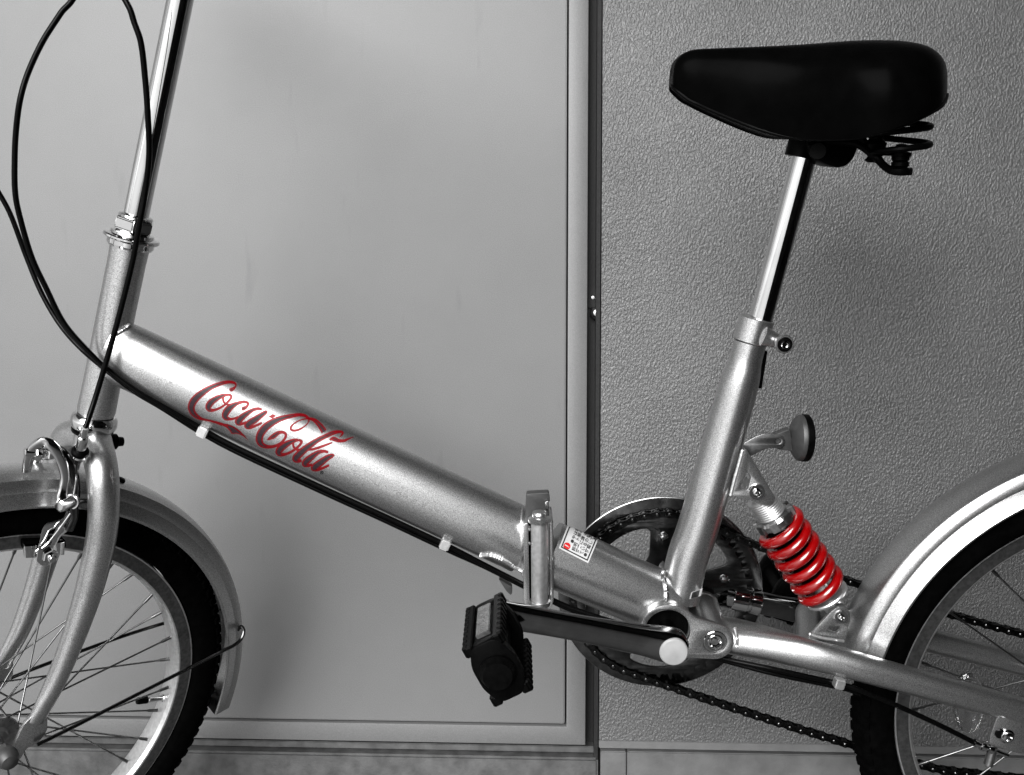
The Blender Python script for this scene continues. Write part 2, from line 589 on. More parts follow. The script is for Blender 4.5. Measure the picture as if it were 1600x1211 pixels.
wbox('wall_beyond_door', -3.0, -1.302, 0.0, 2.6, -0.0615, 0.012, 'stucco', wall, 0.001)
# the covered passage the bicycle stands in: soffit over it, a dark cross wall behind and to the right of the viewer
soff = link('ceiling', box_mesh('ceiling', V((0, 0.45, 2.70)), EX, EY, EZ, 6.4, 2.3, 0.18, 0.005), 'soffit')
soff['kind'] = 'structure'
side = link('passage_wall', box_mesh('passage_wall', V((1.85, -0.60, 1.305)), EX, EY, EZ, 3.3, 0.15, 2.6, 0.005), 'soffit')
side['kind'] = 'structure'
ew = link('end_wall', box_mesh('end_wall', V((2.75, 0.40, 1.305)), EX, EY, EZ, 0.15, 1.8, 2.6, 0.005), 'soffit')
ew['kind'] = 'structure'

# ================================================================== BICYCLE
bike = empty('bicycle', None, label='silver folding bicycle with red shock spring standing against the wall', category='bicycle')
bike.location = ORI
bike.rotation_euler = (LEAN, 0, 0)


def grp(name, **kw):
    return empty(name, bike, **kw)


# ---------------------------------------------------------------- frame
frm = grp('frame')


def line_px(pts, y=0.0):
    return [P(a, b_, y) for a, b_ in pts]


def mt(p):
    return pxm(p)


# main tube, front section
mpx = [(172, 543), (200, 556.5), (270, 589.5), (400, 650.5), (532, 712.5), (680, 781), (820, 846.5)]
mp_ = line_px(mpx)
mra = [50.0, 51, 51, 51, 51.5, 52, 52]
mainA = tube('main_tube', mp_, [r_ * mt(p) for r_, p in zip(mra, mp_)], 'paint', frm,
             rb=[0.020, 0.024, 0.0265, 0.027, 0.027, 0.027, 0.027], ref=EY, seg=48, n=6)
rpx = [(856, 863), (880, 873.5), (932, 896.7), (1000, 927), (1046, 947.5)]
rp_ = line_px(rpx)
mainB = tube('main_tube', rp_, [r_ * mt(p) for r_, p in zip([51, 51, 51, 50, 49], rp_)], 'paint', frm,
             rb=[0.027] * 5, ref=EY, seg=48, n=6)


def bvh_of(*obs):
    vs, fs = [], []
    for o in obs:
        k0 = len(vs)
        vs += [v.co.copy() for v in o.data.vertices]
        fs += [[i + k0 for i in p.vertices] for p in o.data.polygons]
    return BVHTree.FromPolygons(vs, fs)


def hit(bv, px, py, off=0.0):
    d = lray(px, py).normalized()
    for dy in (0, 0.5, 1, 1.5, 2, 3, 4, 6, 8, 12, 16, 24):
        for sx_ in ((0,) if dy == 0 else (-1, 1)):
            d = lray(px, py + dy).normalized()
            loc, nor, _, _ = bv.ray_cast(CL, d)
            if loc is not None:
                if nor.dot(d) > 0:
                    nor = -nor
                return loc + nor * off
    return P(px, py, -0.02)


# head tube
s_of = lambda px, py: (P(px, py) - SB).dot(SU)
HT0, HT1 = s_of(150, 646), s_of(203, 376)
axc = SB.copy()
axc.y = 0
head = lathe('head_tube', [(0.0168, HT0), (0.0176, HT0 + 0.004), (0.0170, HT0 + 0.03), (0.0170, HT1 - 0.02), (0.0176, HT1)], axc, SU, 'paint', frm, 40)
# lower bearing cup, and ring
s = s_of(147, 657)
lathe('lower_headset_cup', [(0.0120, s - 0.009), (0.0165, s - 0.009), (0.0195, s - 0.0075), (0.0212, s - 0.0045), (0.0215, s), (0.0205, s + 0.004), (0.0182, s + 0.0065), (0.0170, s + 0.0066)], axc, SU, 'chrome', frm, 40)
lathe('bearing_seal', [(0.011, s - 0.0125), (0.0188, s - 0.0125), (0.0192, s - 0.0095), (0.015, s - 0.0093)], axc, SU, 'black', frm, 36)
s = s_of(204, 373)
lathe('upper_headset_cup', [(0.016, s - 0.0075), (0.0196, s - 0.0075), (0.0208, s - 0.0055), (0.0210, s - 0.0015), (0.0205, s - 0.0010), (0.0240, s - 0.0006), (0.0250, s + 0.0006), (0.0250, s + 0.0022), (0.0240, s + 0.0032), (0.0195, s + 0.0040), (0.0190, s + 0.0065), (0.015, s + 0.0075)], axc, SU, 'chrome', frm, 44, angle=18)
bm = bmesh.new()
e1n = (NEAR * 0.9 + EX * 0.25)
e1n = (e1n - SU * e1n.dot(SU)).normalized()
hexnut_prof(bm, axc + SU * (s + 0.0078), SU, 0.0182, 0.0125, e1n)
bmesh.ops.bevel(bm, geom=list(bm.edges), offset=0.0008, segments=2, affect='EDGES')
add_lathe(bm, [(0.011, s + 0.018), (0.0155, s + 0.0205), (0.0150, s + 0.022), (0.0125, s + 0.0235)], axc, SU, 32)
link('headset_locknut', bm_mesh(bm, 'nut'), 'chrome', frm)
# handlebar stem
S0, S1 = s_of(213, 345) - 0.012, s_of(277, 22)
top = P(277, 22)
tube('handlebar_stem', [axc + SU * S0, axc + SU * (S0 + (S1 - S0) * .5), axc + SU * (S1 + 0.12)], 0.0112, 'chrome', frm, seg=40, n=2)

# handlebar on top of the stem (above the picture), turned with the front wheel
HB = axc + SU * (S1 + 0.115)
tube('handlebar', [HB - SN * 0.26 - SF * 0.03, HB - SN * 0.12, HB, HB + SN * 0.12, HB + SN * 0.26 - SF * 0.03], 0.0111, 'chrome', frm, seg=24, n=6)
for sg_ in (-1, 1):
    tube('handlebar_grip', [HB + SN * (sg_ * 0.165) - SF * 0.008, HB + SN * (sg_ * 0.225) - SF * 0.022, HB + SN * (sg_ * 0.272) - SF * 0.034], [0.0155, 0.0165, 0.0175], 'black', frm, seg=24, n=4)
    tube('brake_lever', [HB + SN * (sg_ * 0.125) + SF * 0.018, HB + SN * (sg_ * 0.14) + SF * 0.045, HB + SN * (sg_ * 0.20) + SF * 0.038, HB + SN * (sg_ * 0.25) + SF * 0.02], [0.009, 0.007, 0.005, 0.0055], 'dull_steel', frm, seg=14, n=5)

# seat tube
spx = [(1061, 934), (1074, 872), (1093, 816), (1139, 655), (1153, 606), (1159, 585), (1165, 562), (1172, 535)]
sp_ = line_px(spx)
srad = [32, 32, 32, 31, 30.5, 29, 25.5, 25]
seatt = tube('seat_tube', sp_, [r_ * mt(p) for r_, p in zip(srad, sp_)], 'paint', frm, ref=EY, seg=40, n=6)
bvF = bvh_of(mainA, mainB, seatt, head)
# seat clamp collar
ca, cb = P(1183, 497), P(1168.5, 545)
cax = (ca - cb).normalized()
k = mt(ca)
collar = lathe('seat_clamp', [(0.0125, 0.0), (26.5 * k, 0.0), (27.5 * k, 0.0008), (27.5 * k, (ca - cb).length * 0.75), (26.5 * k, (ca - cb).length * .77), (0.0125, (ca - cb).length * .77)],
               cb + cax * (ca - cb).length * .23, cax, 'paint', frm, 40)
# clamp ears and bolt
perp = cax.cross(EY).normalized()
if perp.x < 0:
    perp = -perp
ec = P(1224, 536, -0.012)
for dy in (-0.012, 0.008):
    e0 = P(1192, 525, dy)
    tube('clamp_ear', [e0, e0.lerp(P(1224, 536, dy), .5), P(1224, 536, dy)], [17 * k, 12 * k, 11 * k], 'paint', collar, rb=[0.008, 0.007, 0.0062], ref=EY, seg=20, n=4)
bx = P(1224, 536.5, -0.02)
lathe('clamp_bolt', [(0.0088, 0.0), (0.0088, 0.004), (0.0080, 0.0052), (0.0068, 0.0052)], bx, NEAR, 'paint', collar, 24)
lathe('clamp_bolt_seat', [(0.0069, 0.003), (0.0069, 0.0058), (0.0062, 0.0064), (0, 0.0064)], bx, NEAR, 'black', collar, 24)
bm = bmesh.new()
add_lathe(bm, [(0.0040, 0.006), (0.0040, 0.0082), (0.0034, 0.009), (0.0022, 0.009), (0.0018, 0.0072), (0, 0.0072)], bx, NEAR, 18)
link('bolt_head', bm_mesh(bm, 'bolt'), 'chrome', collar)
rod('slot_shade', P(1194, 548, 0.004), P(1185, 606, 0.002), 0.0032, 'black', frm)  # black rod drawn for the shade inside the open slot
# bottom bracket shell with pivot lug plate
BB = V((0.1505, 0, 0.345))
PV = P(1116.5, 1001, -0.036)
PV.y = 0
kk = 1 / 1570.0
shell = lathe('bottom_bracket_shell', [(0.0215, -0.034), (0.0258, -0.034), (0.0262, -0.033), (0.0262, 0.033), (0.0258, 0.034), (0.0215, 0.034)], BB, EY, 'paint', frm, 40, closed=True)
lathe('bearing_cup', [(0.0, 0.024), (0.010, 0.026), (0.0165, 0.027), (0.017, 0.0315), (0.0205, 0.0315), (0.0216, 0.030)], BB, NEAR, 'black', frm, 36)
for sy in (-1, 1):
    th0, lug = 0, []
    d = PV - BB
    base = math.atan2(d.z, d.x)
    r1, r2 = 0.0272, 0.0185
    L = d.length
    off = math.acos((r1 - r2) / L)
    for i in range(25):
        a = base + off + (2 * math.pi - 2 * off) * i / 24
        lug.append((BB.x + r1 * math.cos(a), BB.z + r1 * math.sin(a)))
    mid_lo = ((BB.x + PV.x) / 2 - 0.003, (BB.z + PV.z) / 2 - 0.021)
    for i in range(17):
        a = base - off + 2 * off * i / 16
        lug.append((PV.x + r2 * math.cos(a), PV.z + r2 * math.sin(a)))
    mid_hi = ((BB.x + PV.x) / 2 + 0.004, (BB.z + PV.z) / 2 + 0.0195)
    lug.append(mid_hi)
    hole = [(BB.x + 0.0218 * math.cos(2 * math.pi * i / 36), BB.z + 0.0218 * math.sin(2 * math.pi * i / 36)) for i in range(36)]
    hole2 = [(PV.x + 0.0116 * math.cos(2 * math.pi * i / 28), PV.z + 0.0116 * math.sin(2 * math.pi * i / 28)) for i in range(28)]
    me = plate_mesh('pivot_lug', lug, [hole, hole2], 0.006, 0.0009, V((0, sy * 0.036, 0)), EX, EZ)
    link('pivot_lug', me, 'paint', frm)
pb = PV + NEAR * 0.036
lathe('pivot_bolt', [(0.0115, -0.002), (0.0115, 0.0022), (0.0106, 0.0030), (0.0102, 0.0030), (0.0098, 0.0012), (0.0078, 0.0012), (0.0076, 0.0034), (0.0070, 0.0040), (0.0058, 0.0040), (0.0052, 0.0022), (0.0046, -0.001), (0, -0.001)], pb, NEAR, 'chrome', frm, 36)
lathe('pivot_bushing', [(0.0114, 0.0006), (0.0114, 0.0024), (0.0080, 0.0024), (0.0080, 0.0006)], pb, NEAR, 'grey', frm, 32, closed=True)
bm = bmesh.new()
hexnut_prof(bm, pb + NEAR * 0.0005, NEAR, 0.0036, 0.0028)
link('bolt_head', bm_mesh(bm, 'hex'), 'dull_steel', frm)
# welds
hw = lambda pts, off=0.0006: [hit(bvF, a, b_, off) for a, b_ in pts]
weld('weld_bead', hw([(181, 524), (188, 519), (196, 514), (202, 507)]), 0.0016, frm, 'paint')
weld('weld_bead', hw([(1036, 886), (1036, 895), (1037, 905), (1040, 915), (1041, 928), (1041, 938)]), 0.0022, frm, 'dull_steel')
weld('weld_bead', hw([(816, 796), (815.5, 815), (815, 835), (815.5, 855), (816, 875), (817, 900)]), 0.0014, frm, 'paint')
weld('weld_bead', hw([(751, 867.5), (762, 866), (773, 868), (790, 875.5), (806, 887), (817, 893)], 0.001), 0.0021, frm, 'alloy')
weld('weld_bead', hw([(863, 822), (864, 845), (864, 870), (864, 905)]), 0.0012, frm, 'paint')

# hinge
hin = grp('frame_hinge')
hy = -0.031
plate_px('hinge_plate', [(818, 808), (825, 806), (827, 940), (822, 942), (818, 925)], [], 0.036, 'paint', hin, y=-0.016, r=0.002)
plate_px('hinge_plate', [(857, 800), (863, 802), (864, 928), (857, 941)], [], 0.036, 'paint', hin, y=-0.010, r=0.002)
plate_px('hinge_gap_shade', [(824, 812), (833, 812), (833, 938), (826, 938)], [], 0.030, 'black', hin, y=-0.012, r=0.001)  # black block painted in for the shade of the open gap
for py_ in (826, 848):
    lathe('hinge_rivet', [(0, 0.003), (0.0018, 0.0026), (0.0026, 0.001), (0.0026, -0.004)], P(826.5, py_, -0.028), NEAR, 'chrome', hin, 14)
ba, bb_ = P(843.5, 938, hy - 0.004), P(843, 815, hy - 0.004)
hax = (bb_ - ba).normalized()
HL = (bb_ - ba).length
lathe('hinge_barrel', [(0, 0), (0.0072, 0), (0.0082, 0.0008), (0.0082, HL - .0008), (0.0074, HL), (0, HL)], ba, hax, 'alloy', hin, 32)
lathe('hinge_pin_cap', [(0, -0.0062), (0.006, -0.0060), (0.0098, -0.0046), (0.0104, -0.0025), (0.0100, 0.0), (0.006, 0.0006)], ba, hax, 'paint', hin, 32)
lathe('hinge_pin_head', [(0.0075, HL), (0.0108, HL + 0.0005), (0.0112, HL + 0.003), (0.0090, HL + 0.0045), (0.0070, HL + 0.0052), (0.0072, HL + 0.008), (0.0062, HL + 0.0098), (0, HL + 0.0100)], ba, hax, 'paint', hin, 32)
plate_px('hinge_latch', [(822.5, 769), (857.5, 767), (859.5, 781), (852, 783), (851.5, 793), (858, 796), (858, 812), (820, 812)], [], 0.010, 'grey', hin, y=-0.012, r=0.002)
plate_px('hinge_latch_tongue', [(851, 783), (857, 781), (858, 794), (852, 795)], [], 0.006, 'dull_steel', hin, y=-0.019, r=0.0008)
plate_px('hinge_lever_tip', [(779, 902), (800, 914), (800.5, 924), (798, 928), (791, 921)], [], 0.008, 'grey', hin, y=0.006, r=0.0015)

# swing arm with two stays
arm = grp('swing_arm')
cpx = [(1122, 989), (1150, 995), (1200, 1006), (1260, 1021), (1310, 1033), (1364, 1048), (1470, 1077), (1577, 1105), (1760, 1152)]
crd = [26, 26, 25.5, 24.5, 23.2, 22.3, 21.2, 20.3, 19]
ys = [-0.010, -0.014, -0.027, -0.044, -0.050, -0.054, -0.058, -0.060, -0.060]
cp = [P(a, b_, y) for (a, b_), y in zip(cpx, ys)]
stay = tube('chainstay', cp, [r_ * mt(p) for r_, p in zip(crd, cp)], 'paint', arm,
            rb=[0.021, 0.023, 0.0185, 0.0125, 0.0125, 0.0125, 0.0122, 0.012, 0.011], ref=EY, seg=32, n=6)
cp2 = [V((p.x, y_, p.z)) for p, y_ in zip(cp, (0.0, 0.004, 0.018, 0.040, 0.054, 0.057, 0.060, 0.060, 0.060))]
tube('chainstay', cp2[4:], [r_ * mt(p) for r_, p in zip(crd, cp)][4:], 'paint', arm,
     rb=[0.0125, 0.0125, 0.0122, 0.012, 0.011], ref=EY, seg=32, n=6)
lathe('pivot_barrel', [(0.0100, -0.0325), (0.0168, -0.0325), (0.0175, -0.0315), (0.0175, 0.0315), (0.0168, 0.0325), (0.010, 0.0325)], PV, EY, 'paint', arm, 36)
for px_, py_, wz in ((1275, 1016, 0.020),):
    c = P(px_, py_, -0.03); c.y = 0
    c = (cp[4] + cp2[4]) / 2
    tube('stay_bridge', [cp[3], cp[3].lerp(cp2[4], .5), cp2[4], cp2[4] + EX * 0.004], [0.012, 0.011, 0.013, 0.010], 'paint', arm, seg=24, n=4)

bvA = bvh_of(stay)
weld('weld_bead', [P(1148, 980, -0.034), P(1151, 993, -0.036), P(1152, 1003, -0.036), P(1150, 1014, -0.034)], 0.0018, arm, 'alloy')
weld('weld_bead', [hit(bvA, a, b_, 0.0008) for a, b_ in ((1266, 993), (1280, 999), (1295, 1000), (1318, 1003))] if False else
     [P(1264, 990, -0.024), P(1280, 996, -0.025), P(1298, 999, -0.025), P(1318, 1002, -0.024)], 0.0016, arm, 'alloy')
# dropout plate near the rear hub
plate_px('dropout', [(1556, 1118), (1545, 1150), (1544, 1163), (1640, 1188), (1640, 1120)], [], 0.005, 'paint', arm, y=-0.066, r=0.004)
c = P(1573, 1150, -0.069)
lathe('dropout_bolt', [(0.0072, 0), (0.0072, 0.001), (0.0055, 0.0022), (0.0052, 0.004), (0.0030, 0.0046), (0.0022, 0.003), (0, 0.003)], c, NEAR, 'chrome', arm, 24)
lathe('dropout_slot_nut', [(0.0050, 0), (0.0045, 0.0018), (0, 0.002)], P(1562, 1146, -0.069), NEAR, 'steel_dark', arm, 20)

# ---------------------------------------------------------------- shock absorber
sh = grp('shock_absorber')
UE, LE = P(1182, 768, -0.019), P(1314, 963, -0.019)
UE.y = LE.y = 0
sax = (LE - UE).normalized()
SL = (LE - UE).length
for yy in (-0.0165, 0.0165):
    plate_px('upper_bracket', [(1160, 701), (1167, 703), (1212, 778), (1201, 789), (1186, 787), (1170, 781), (1141, 774)],
             [[(1167, 736), (1173, 744), (1167.5, 765), (1157.5, 762.5), (1157, 757)]] if yy < 0 else [], 0.004, 'paint', sh, y=yy, r=0.003)
weld('weld_bead', [P(1160.5, 703, -0.0185), P(1154, 727, -0.0185), P(1147, 752, -0.0185), P(1141.5, 774, -0.0185)], 0.0017, sh, 'alloy')
for yy in (-0.017, 0.017):
    plate_px('lower_bracket', [(1265, 991), (1298, 954), (1308, 947), (1320, 947), (1328, 957), (1327, 970), (1319, 1003), (1290, 1003), (1267, 999)],
             [[(1292, 977), (1310, 977), (1312, 983), (1307, 988), (1294, 985)]] if yy < 0 else [], 0.004, 'paint', sh, y=yy, r=0.003)
for ee, rr_ in ((UE, 0.0078), (LE, 0.0070)):
    c = ee + NEAR * 0.019
    lathe('shock_bolt', [(rr_, -0.003), (rr_, 0.0015), (rr_ * .93, 0.0026), (rr_ * .62, 0.0026), (rr_ * .58, 0.0012), (rr_ * .45, 0.0012), (rr_ * .42, 0.0040), (rr_ * .28, 0.0044), (rr_ * .2, 0.003), (0, 0.003)], c, NEAR, 'chrome', sh, 28)
    lathe('shock_eye', [(0.004, -0.0135), (0.0092, -0.0135), (0.0092, 0.0135), (0.004, 0.0135)], ee, EY, 'dull_steel', sh, 28)
at = lambda f_: UE + sax * (SL * f_)
# threaded body and damper
prof = []
h0, h1 = SL * 0.10, SL * 0.30
prof += [(0, h0 - 0.004), (0.010, h0 - 0.003), (0.0136, h0)]
hh = h0
while hh < h1:
    prof += [(0.0145, hh + 0.0006), (0.0145, hh + 0.0013), (0.0136, hh + 0.0017), (0.0136, hh + 0.0020)]
    hh += 0.0024
prof += [(0.0125, h1), (0.0125, SL * 0.62), (0.0085, SL * 0.63), (0.0085, SL * .93), (0, SL * .93)]
lathe('damper_body', prof, UE, sax, 'alloy', sh, 36)
rod('damper_bumper', at(0.32), at(0.72), 0.0150, 'black', sh, 28)
h = SL * 0.222
# castellated preload ring
bm = bmesh.new()
h += 0.002
add_lathe(bm, [(0.0128, h), (0.0165, h), (0.0190, h + 0.0030), (0.0190, h + 0.0085), (0.0128, h + 0.0085)], UE, sax, 40)
e1 = sax.cross(EY).normalized()
e2 = sax.cross(e1).normalized()
for i in range(8):
    a = 2 * math.pi * i / 8 + 0.25
    d = e1 * math.cos(a) + e2 * math.sin(a)
    tdir = sax.cross(d)
    me = box_mesh('t', UE + sax * (h + 0.0045) + d * 0.0188, d, tdir, sax, 0.005, 0.0082, 0.0105, 0.0007)
    bm.from_mesh(me)
    bpy.data.meshes.remove(me)
link('preload_ring', bm_mesh(bm, 'ring'), 'dull_steel', sh)
lathe('spring_seat', [(0.006, SL * .880), (0.0215, SL * .880), (0.0225, SL * .888), (0.0222, SL * .900), (0.0125, SL * .912), (0.0105, SL * .925), (0.0105, SL * .99), (0.006, SL * 1.0)], UE, sax, 'alloy', sh, 36)
# red coil
turns = 6.0
NS = 240
c0, c1 = SL * 0.295, SL * 0.860
pts = []
for i in range(NS + 1):
    s_ = i / NS
    a = 2 * math.pi * turns * s_ - math.pi / 2
    hh = c0 + (c1 - c0) * s_
    pts.append(UE + sax * hh + (e1 * math.cos(a) + e2 * math.sin(a)) * 0.0212)
tube('coil_spring', pts, 0.0052, 'red', sh, seg=14, n=1)

# ---------------------------------------------------------------- seat post and saddle
sad = grp('saddle')
pa, pb_ = P(1183, 520), P(1259, 236)
tube('seat_post', [pa, pa.lerp(pb_, .5), pb_], 0.0112, 'chrome', sad, seg=40, n=2)
tube('post_top_sleeve', [P(1249, 246), P(1262, 200)], 0.0135, 'black', sad, seg=28, n=1)
# shell
topl = [(1050, 118), (1053, 101), (1058, 92), (1066, 85), (1076, 80), (1089, 77.5), (1120, 76), (1176, 74), (1230, 72), (1270, 70), (1310, 67.5), (1348, 66), (1385, 66.5), (1411, 68), (1438, 72), (1457, 79), (1471, 90), (1478, 103), (1481, 120)]
botl = [(1050, 134), (1052, 138), (1057, 142), (1066, 149), (1077, 157), (1090, 163), (1114, 174), (1176, 199), (1230, 214), (1270, 217.5), (1310, 217), (1348, 214), (1385, 204.5), (1411, 196), (1435, 186), (1455, 176), (1470, 167), (1477, 158), (1480, 148)]
wid = [0.008, 0.013, 0.017, 0.020, 0.0225, 0.0245, 0.027, 0.034, 0.046, 0.058, 0.072, 0.084, 0.091, 0.092, 0.088, 0.080, 0.067, 0.050, 0.030]
bm = bmesh.new()
rows = []
NP = 26
data = catmull([(a[0], a[1], c[0], c[1], w_) for a, c, w_ in zip(topl, botl, wid)], 3)
for (tx, ty, bx_, by_, w_) in data:
    T_ = P(tx, ty, 0)
    Bn = P(bx_, by_, -w_)
    row = []
    for i in range(NP + 1):
        th = -math.pi / 2 + math.pi * i / NP
        sn, cs = math.sin(th), math.cos(th)
        yy = math.copysign(abs(sn) ** 0.62, sn) * w_
        f_ = abs(cs) ** 0.62
        # slightly pinched nose, flared wings
        zz = Bn.z + (T_.z - Bn.z) * f_
        xx = Bn.x + (P(tx, ty, -abs(yy)).x - Bn.x) * f_
        row.append(bm.verts.new((xx, yy, zz)))
    # rolled-in lower edge
    row = [bm.verts.new((Bn.x, -w_ * 0.90, Bn.z + 0.002))] + row + [bm.verts.new((Bn.x, w_ * 0.90, Bn.z + 0.002))]
    rows.append(row)
for i in range(len(rows) - 1):
    for j in range(len(rows[0]) - 1):
        bm.faces.new((rows[i][j], rows[i][j + 1], rows[i + 1][j + 1], rows[i + 1][j]))
bm.faces.new(rows[0]); bm.faces.new(rows[-1])
for i in range(len(rows) - 1):
    bm.faces.new((rows[i][0], rows[i + 1][0], rows[i + 1][-1], rows[i][-1]))
link('saddle_cover', bm_mesh(bm, 'saddle'), 'vinyl', sad, 60)
# lower piping of the cover
tube('saddle_edge_piping', [P(c[0], c[1], -w_ * 0.97) for c, w_ in zip(botl, wid)], 0.0016, 'black', sad, seg=8, n=4)
# clamp
bm = bmesh.new()
for i in range(-2, 3):
    pass
cl = [(1252, 212), (1252, 238), (1262, 248), (1280, 257), (1297, 262), (1312, 258), (1322, 247), (1328, 232), (1334, 212)]
plate_px('saddle_clamp', cl, [], 0.046, 'black', sad, y=0.0, r=0.004, bev=0.003)
rod('clamp_bolt', P(1278, 236, -0.036), P(1278, 236, 0.03), 0.0075, 'black', sad)
for sgn in (-1, 1):
    yy = 0.040 * sgn
    yy2 = 0.030 * sgn
    tube('saddle_rail', [P(1262, 222, 0.02 * sgn), P(1320, 222, 0.024 * sgn), P(1345, 228, yy2), P(1368, 246, yy), P(1385, 262, yy), P(1400, 268, yy), P(1424, 268, yy)], 0.0034, 'black', sad, seg=10)
    tube('saddle_rail', [P(1300, 215, 0.02 * sgn), P(1340, 214, yy2), P(1366, 236, yy2), P(1385, 238, yy), P(1400, 238, yy)], 0.0030, 'black', sad, seg=10)
    # conical coil spring
    pts = []
    cc = P(1408, 222, yy)
    z0, z1 = P(1408, 238, yy).z, P(1408, 182, yy).z
    for i in range(73):
        s_ = i / 72
        a = 2 * math.pi * 2.0 * s_ + math.pi
        rr_ = 0.024 - 0.0015 * s_
        pts.append(V((cc.x + rr_ * math.cos(a), yy + rr_ * math.sin(a) * 0.9, z0 + (z1 - z0) * s_)))
    tube('saddle_spring', pts, 0.0028, 'black', sad, seg=9, n=1)
    ca_ = P(1405, 272, yy)
    cb_ = P(1405, 230, yy)
    prof = [(0, 0), (0.009, 0), (0.0098, 0.002), (0.0098, 0.0045), (0.006, 0.006), (0.0075, 0.007), (0.0075, 0.010), (0.0055, 0.011), (0.0075, 0.012), (0.0075, 0.015), (0.0088, 0.0155), (0.0088, 0.018), (0.005, 0.019), (0.0045, 0.025), (0, 0.026)]
    lathe('spring_bolt', prof, ca_, EZ, 'black', sad, 16)
    lathe('spring_bolt', [(0, 0), (0.006, 0), (0.0085, 0.002), (0.006, 0.005), (0.008, 0.012), (0.0095, 0.016), (0.006, 0.020), (0.006, 0.03), (0, 0.03)], P(1366, 254, yy2 * 1.1), EZ, 'black', sad, 16)

# ---------------------------------------------------------------- reflector on the seat tube
rf = grp('rear_reflector')
plate_px('reflector_bracket', [(1160, 693), (1180, 682), (1196, 676.5), (1214, 678.5), (1224, 682), (1227, 690), (1223, 699), (1213, 701), (1202, 699.5), (1190, 704), (1173, 713), (1163, 708)],
         [[(1211, 686), (1216, 684), (1221, 688), (1219, 693), (1213, 693.5), (1210.5, 690)]], 0.0018, 'dull_steel', rf, y=-0.004, r=0.003)
plate_px('reflector_mount', [(1207, 678), (1232, 668), (1238, 703), (1212, 700)], [], 0.010, 'grey', rf, y=0.003, r=0.002)
rax = V((0.998, 0.03, -0.03)).normalized()
rc_ = P(1247, 684, 0.004)
lathe('reflector_housing', [(0, -0.0085), (0.008, -0.0078), (0.016, -0.0050), (0.0215, -0.001), (0.0225, 0.0015), (0.0225, 0.003), (0, 0.003)], rc_, rax, 'grey', rf, 40)
lathe('reflector_lens', [(0, 0.0032), (0.0225, 0.0032), (0.0230, 0.004), (0.0230, 0.0085), (0.0215, 0.0100), (0.012, 0.0118), (0, 0.0122)], rc_, rax, 'black', rf, 40)

# ---------------------------------------------------------------- cables
cab = grp('brake_cables')


def cable(name, pl, r=0.0024, parent=None, n=8):
    return tube(name, [p if isinstance(p, V) else P(*p) for p in pl], r, 'cable', parent or cab, seg=12, n=n)


cable('front_brake_cable', [HB + SN * 0.125 + SF * 0.03, HB + SN * 0.085 + SF * 0.035 - SU * 0.004, (190, -60, -0.055), (206, 22, -0.055), (220, 66, -0.055), (227, 125, -0.052), (231, 180, -0.05), (233, 240, -0.045), (227, 300, -0.04), (219, 345, -0.04), (209, 400, -0.035), (196, 455, -0.034), (183, 505, -0.034), (166, 565, -0.036), (148, 625, -0.042), (133, 670, -0.055)], 0.00255)
tail = [(168, 577, -0.028), (210, 609, -0.026), (252, 634, -0.022), (312, 668, -0.016), (371, 700, -0.014), (495, 758, -0.013), (600, 806, -0.013), (700, 853, -0.013), (760, 884, -0.013), (815, 912, -0.016), (880, 945, -0.02), (940, 966, -0.024), (1000, 985, -0.028), (1050, 1006, -0.03), (1130, 1029, -0.034), (1210, 1046, -0.045), (1310, 1068, -0.052), (1345, 1079, -0.056), (1405, 1104, -0.062), (1470, 1134, -0.066), (1522, 1160, -0.068)]
cable('rear_brake_cable', [HB - SN * 0.125 + SF * 0.03, HB - SN * 0.08 + SF * 0.045 + SU * 0.004, HB - SN * 0.02 + SF * 0.07 - SU * 0.02, (125, -26, -0.03), (94, 22, -0.035), (66, 66, -0.04), (43, 116, -0.045), (31, 158, -0.05), (25, 205, -0.05), (23, 248, -0.05), (23.5, 297, -0.05), (30, 335, -0.048), (49, 400, -0.044), (72, 450, -0.04), (100, 505, -0.036), (137, 548, -0.032)] + tail, 0.0025)
cable('gear_cable', [HB - SN * 0.15 + SF * 0.01, HB - SN * 0.14 + SF * 0.05, HB - SN * 0.10 + SF * 0.10 - SU * 0.01, (-8, 0, 0.0), (-26, 90, 0.0), (-32, 190, 0.0), (-18, 268, 0.0), (15, 332, 0.0), (40, 398, 0.0), (64, 456, -0.005), (93, 506, -0.012), (126, 544, -0.024)] + [(a, b_ + (7 if 300 < a < 720 else 3), y + 0.004) for a, b_, y in tail[:-6]] + [(1210, 1053, -0.040), (1310, 1074, -0.048), (1345, 1084, -0.05)], 0.0023)
for px_, py_, ang, yy in ((317, 674, 27, -0.020), (695.5, 850, 25, -0.018), (1311, 1067, 12, -0.058)):
    c = P(px_, py_, yy)
    a = -R(ang)
    ex = V((math.cos(a), 0, math.sin(a)))
    ez = V((-math.sin(a), 0, math.cos(a)))
    box('cable_clip', c, 0.0095, 0.010, 0.0105, 'alloy', cab, 0.0012, ex=ex, ez=ez)
# cable end at the rear brake
p0, p1 = P(1522, 1160, -0.068), P(1562, 1176, -0.07)
d = (p1 - p0)
lathe('cable_adjuster', [(0, 0), (0.0036, 0), (0.0036, 0.004), (0.0026, 0.0045), (0.0026, 0.007), (0.0048, 0.0075), (0.0048, 0.011), (0.003, 0.0115), (0.003, 0.014), (0.0044, 0.0145), (0.0044, 0.019), (0.0022, 0.020), (0.0022, 0.035), (0, 0.035)], p0, d, 'chrome', cab, 18)
rod('brake_band_arm', P(1552, 1168, -0.068), P(1544, 1195, -0.068), 0.0045, 'dull_steel', cab)

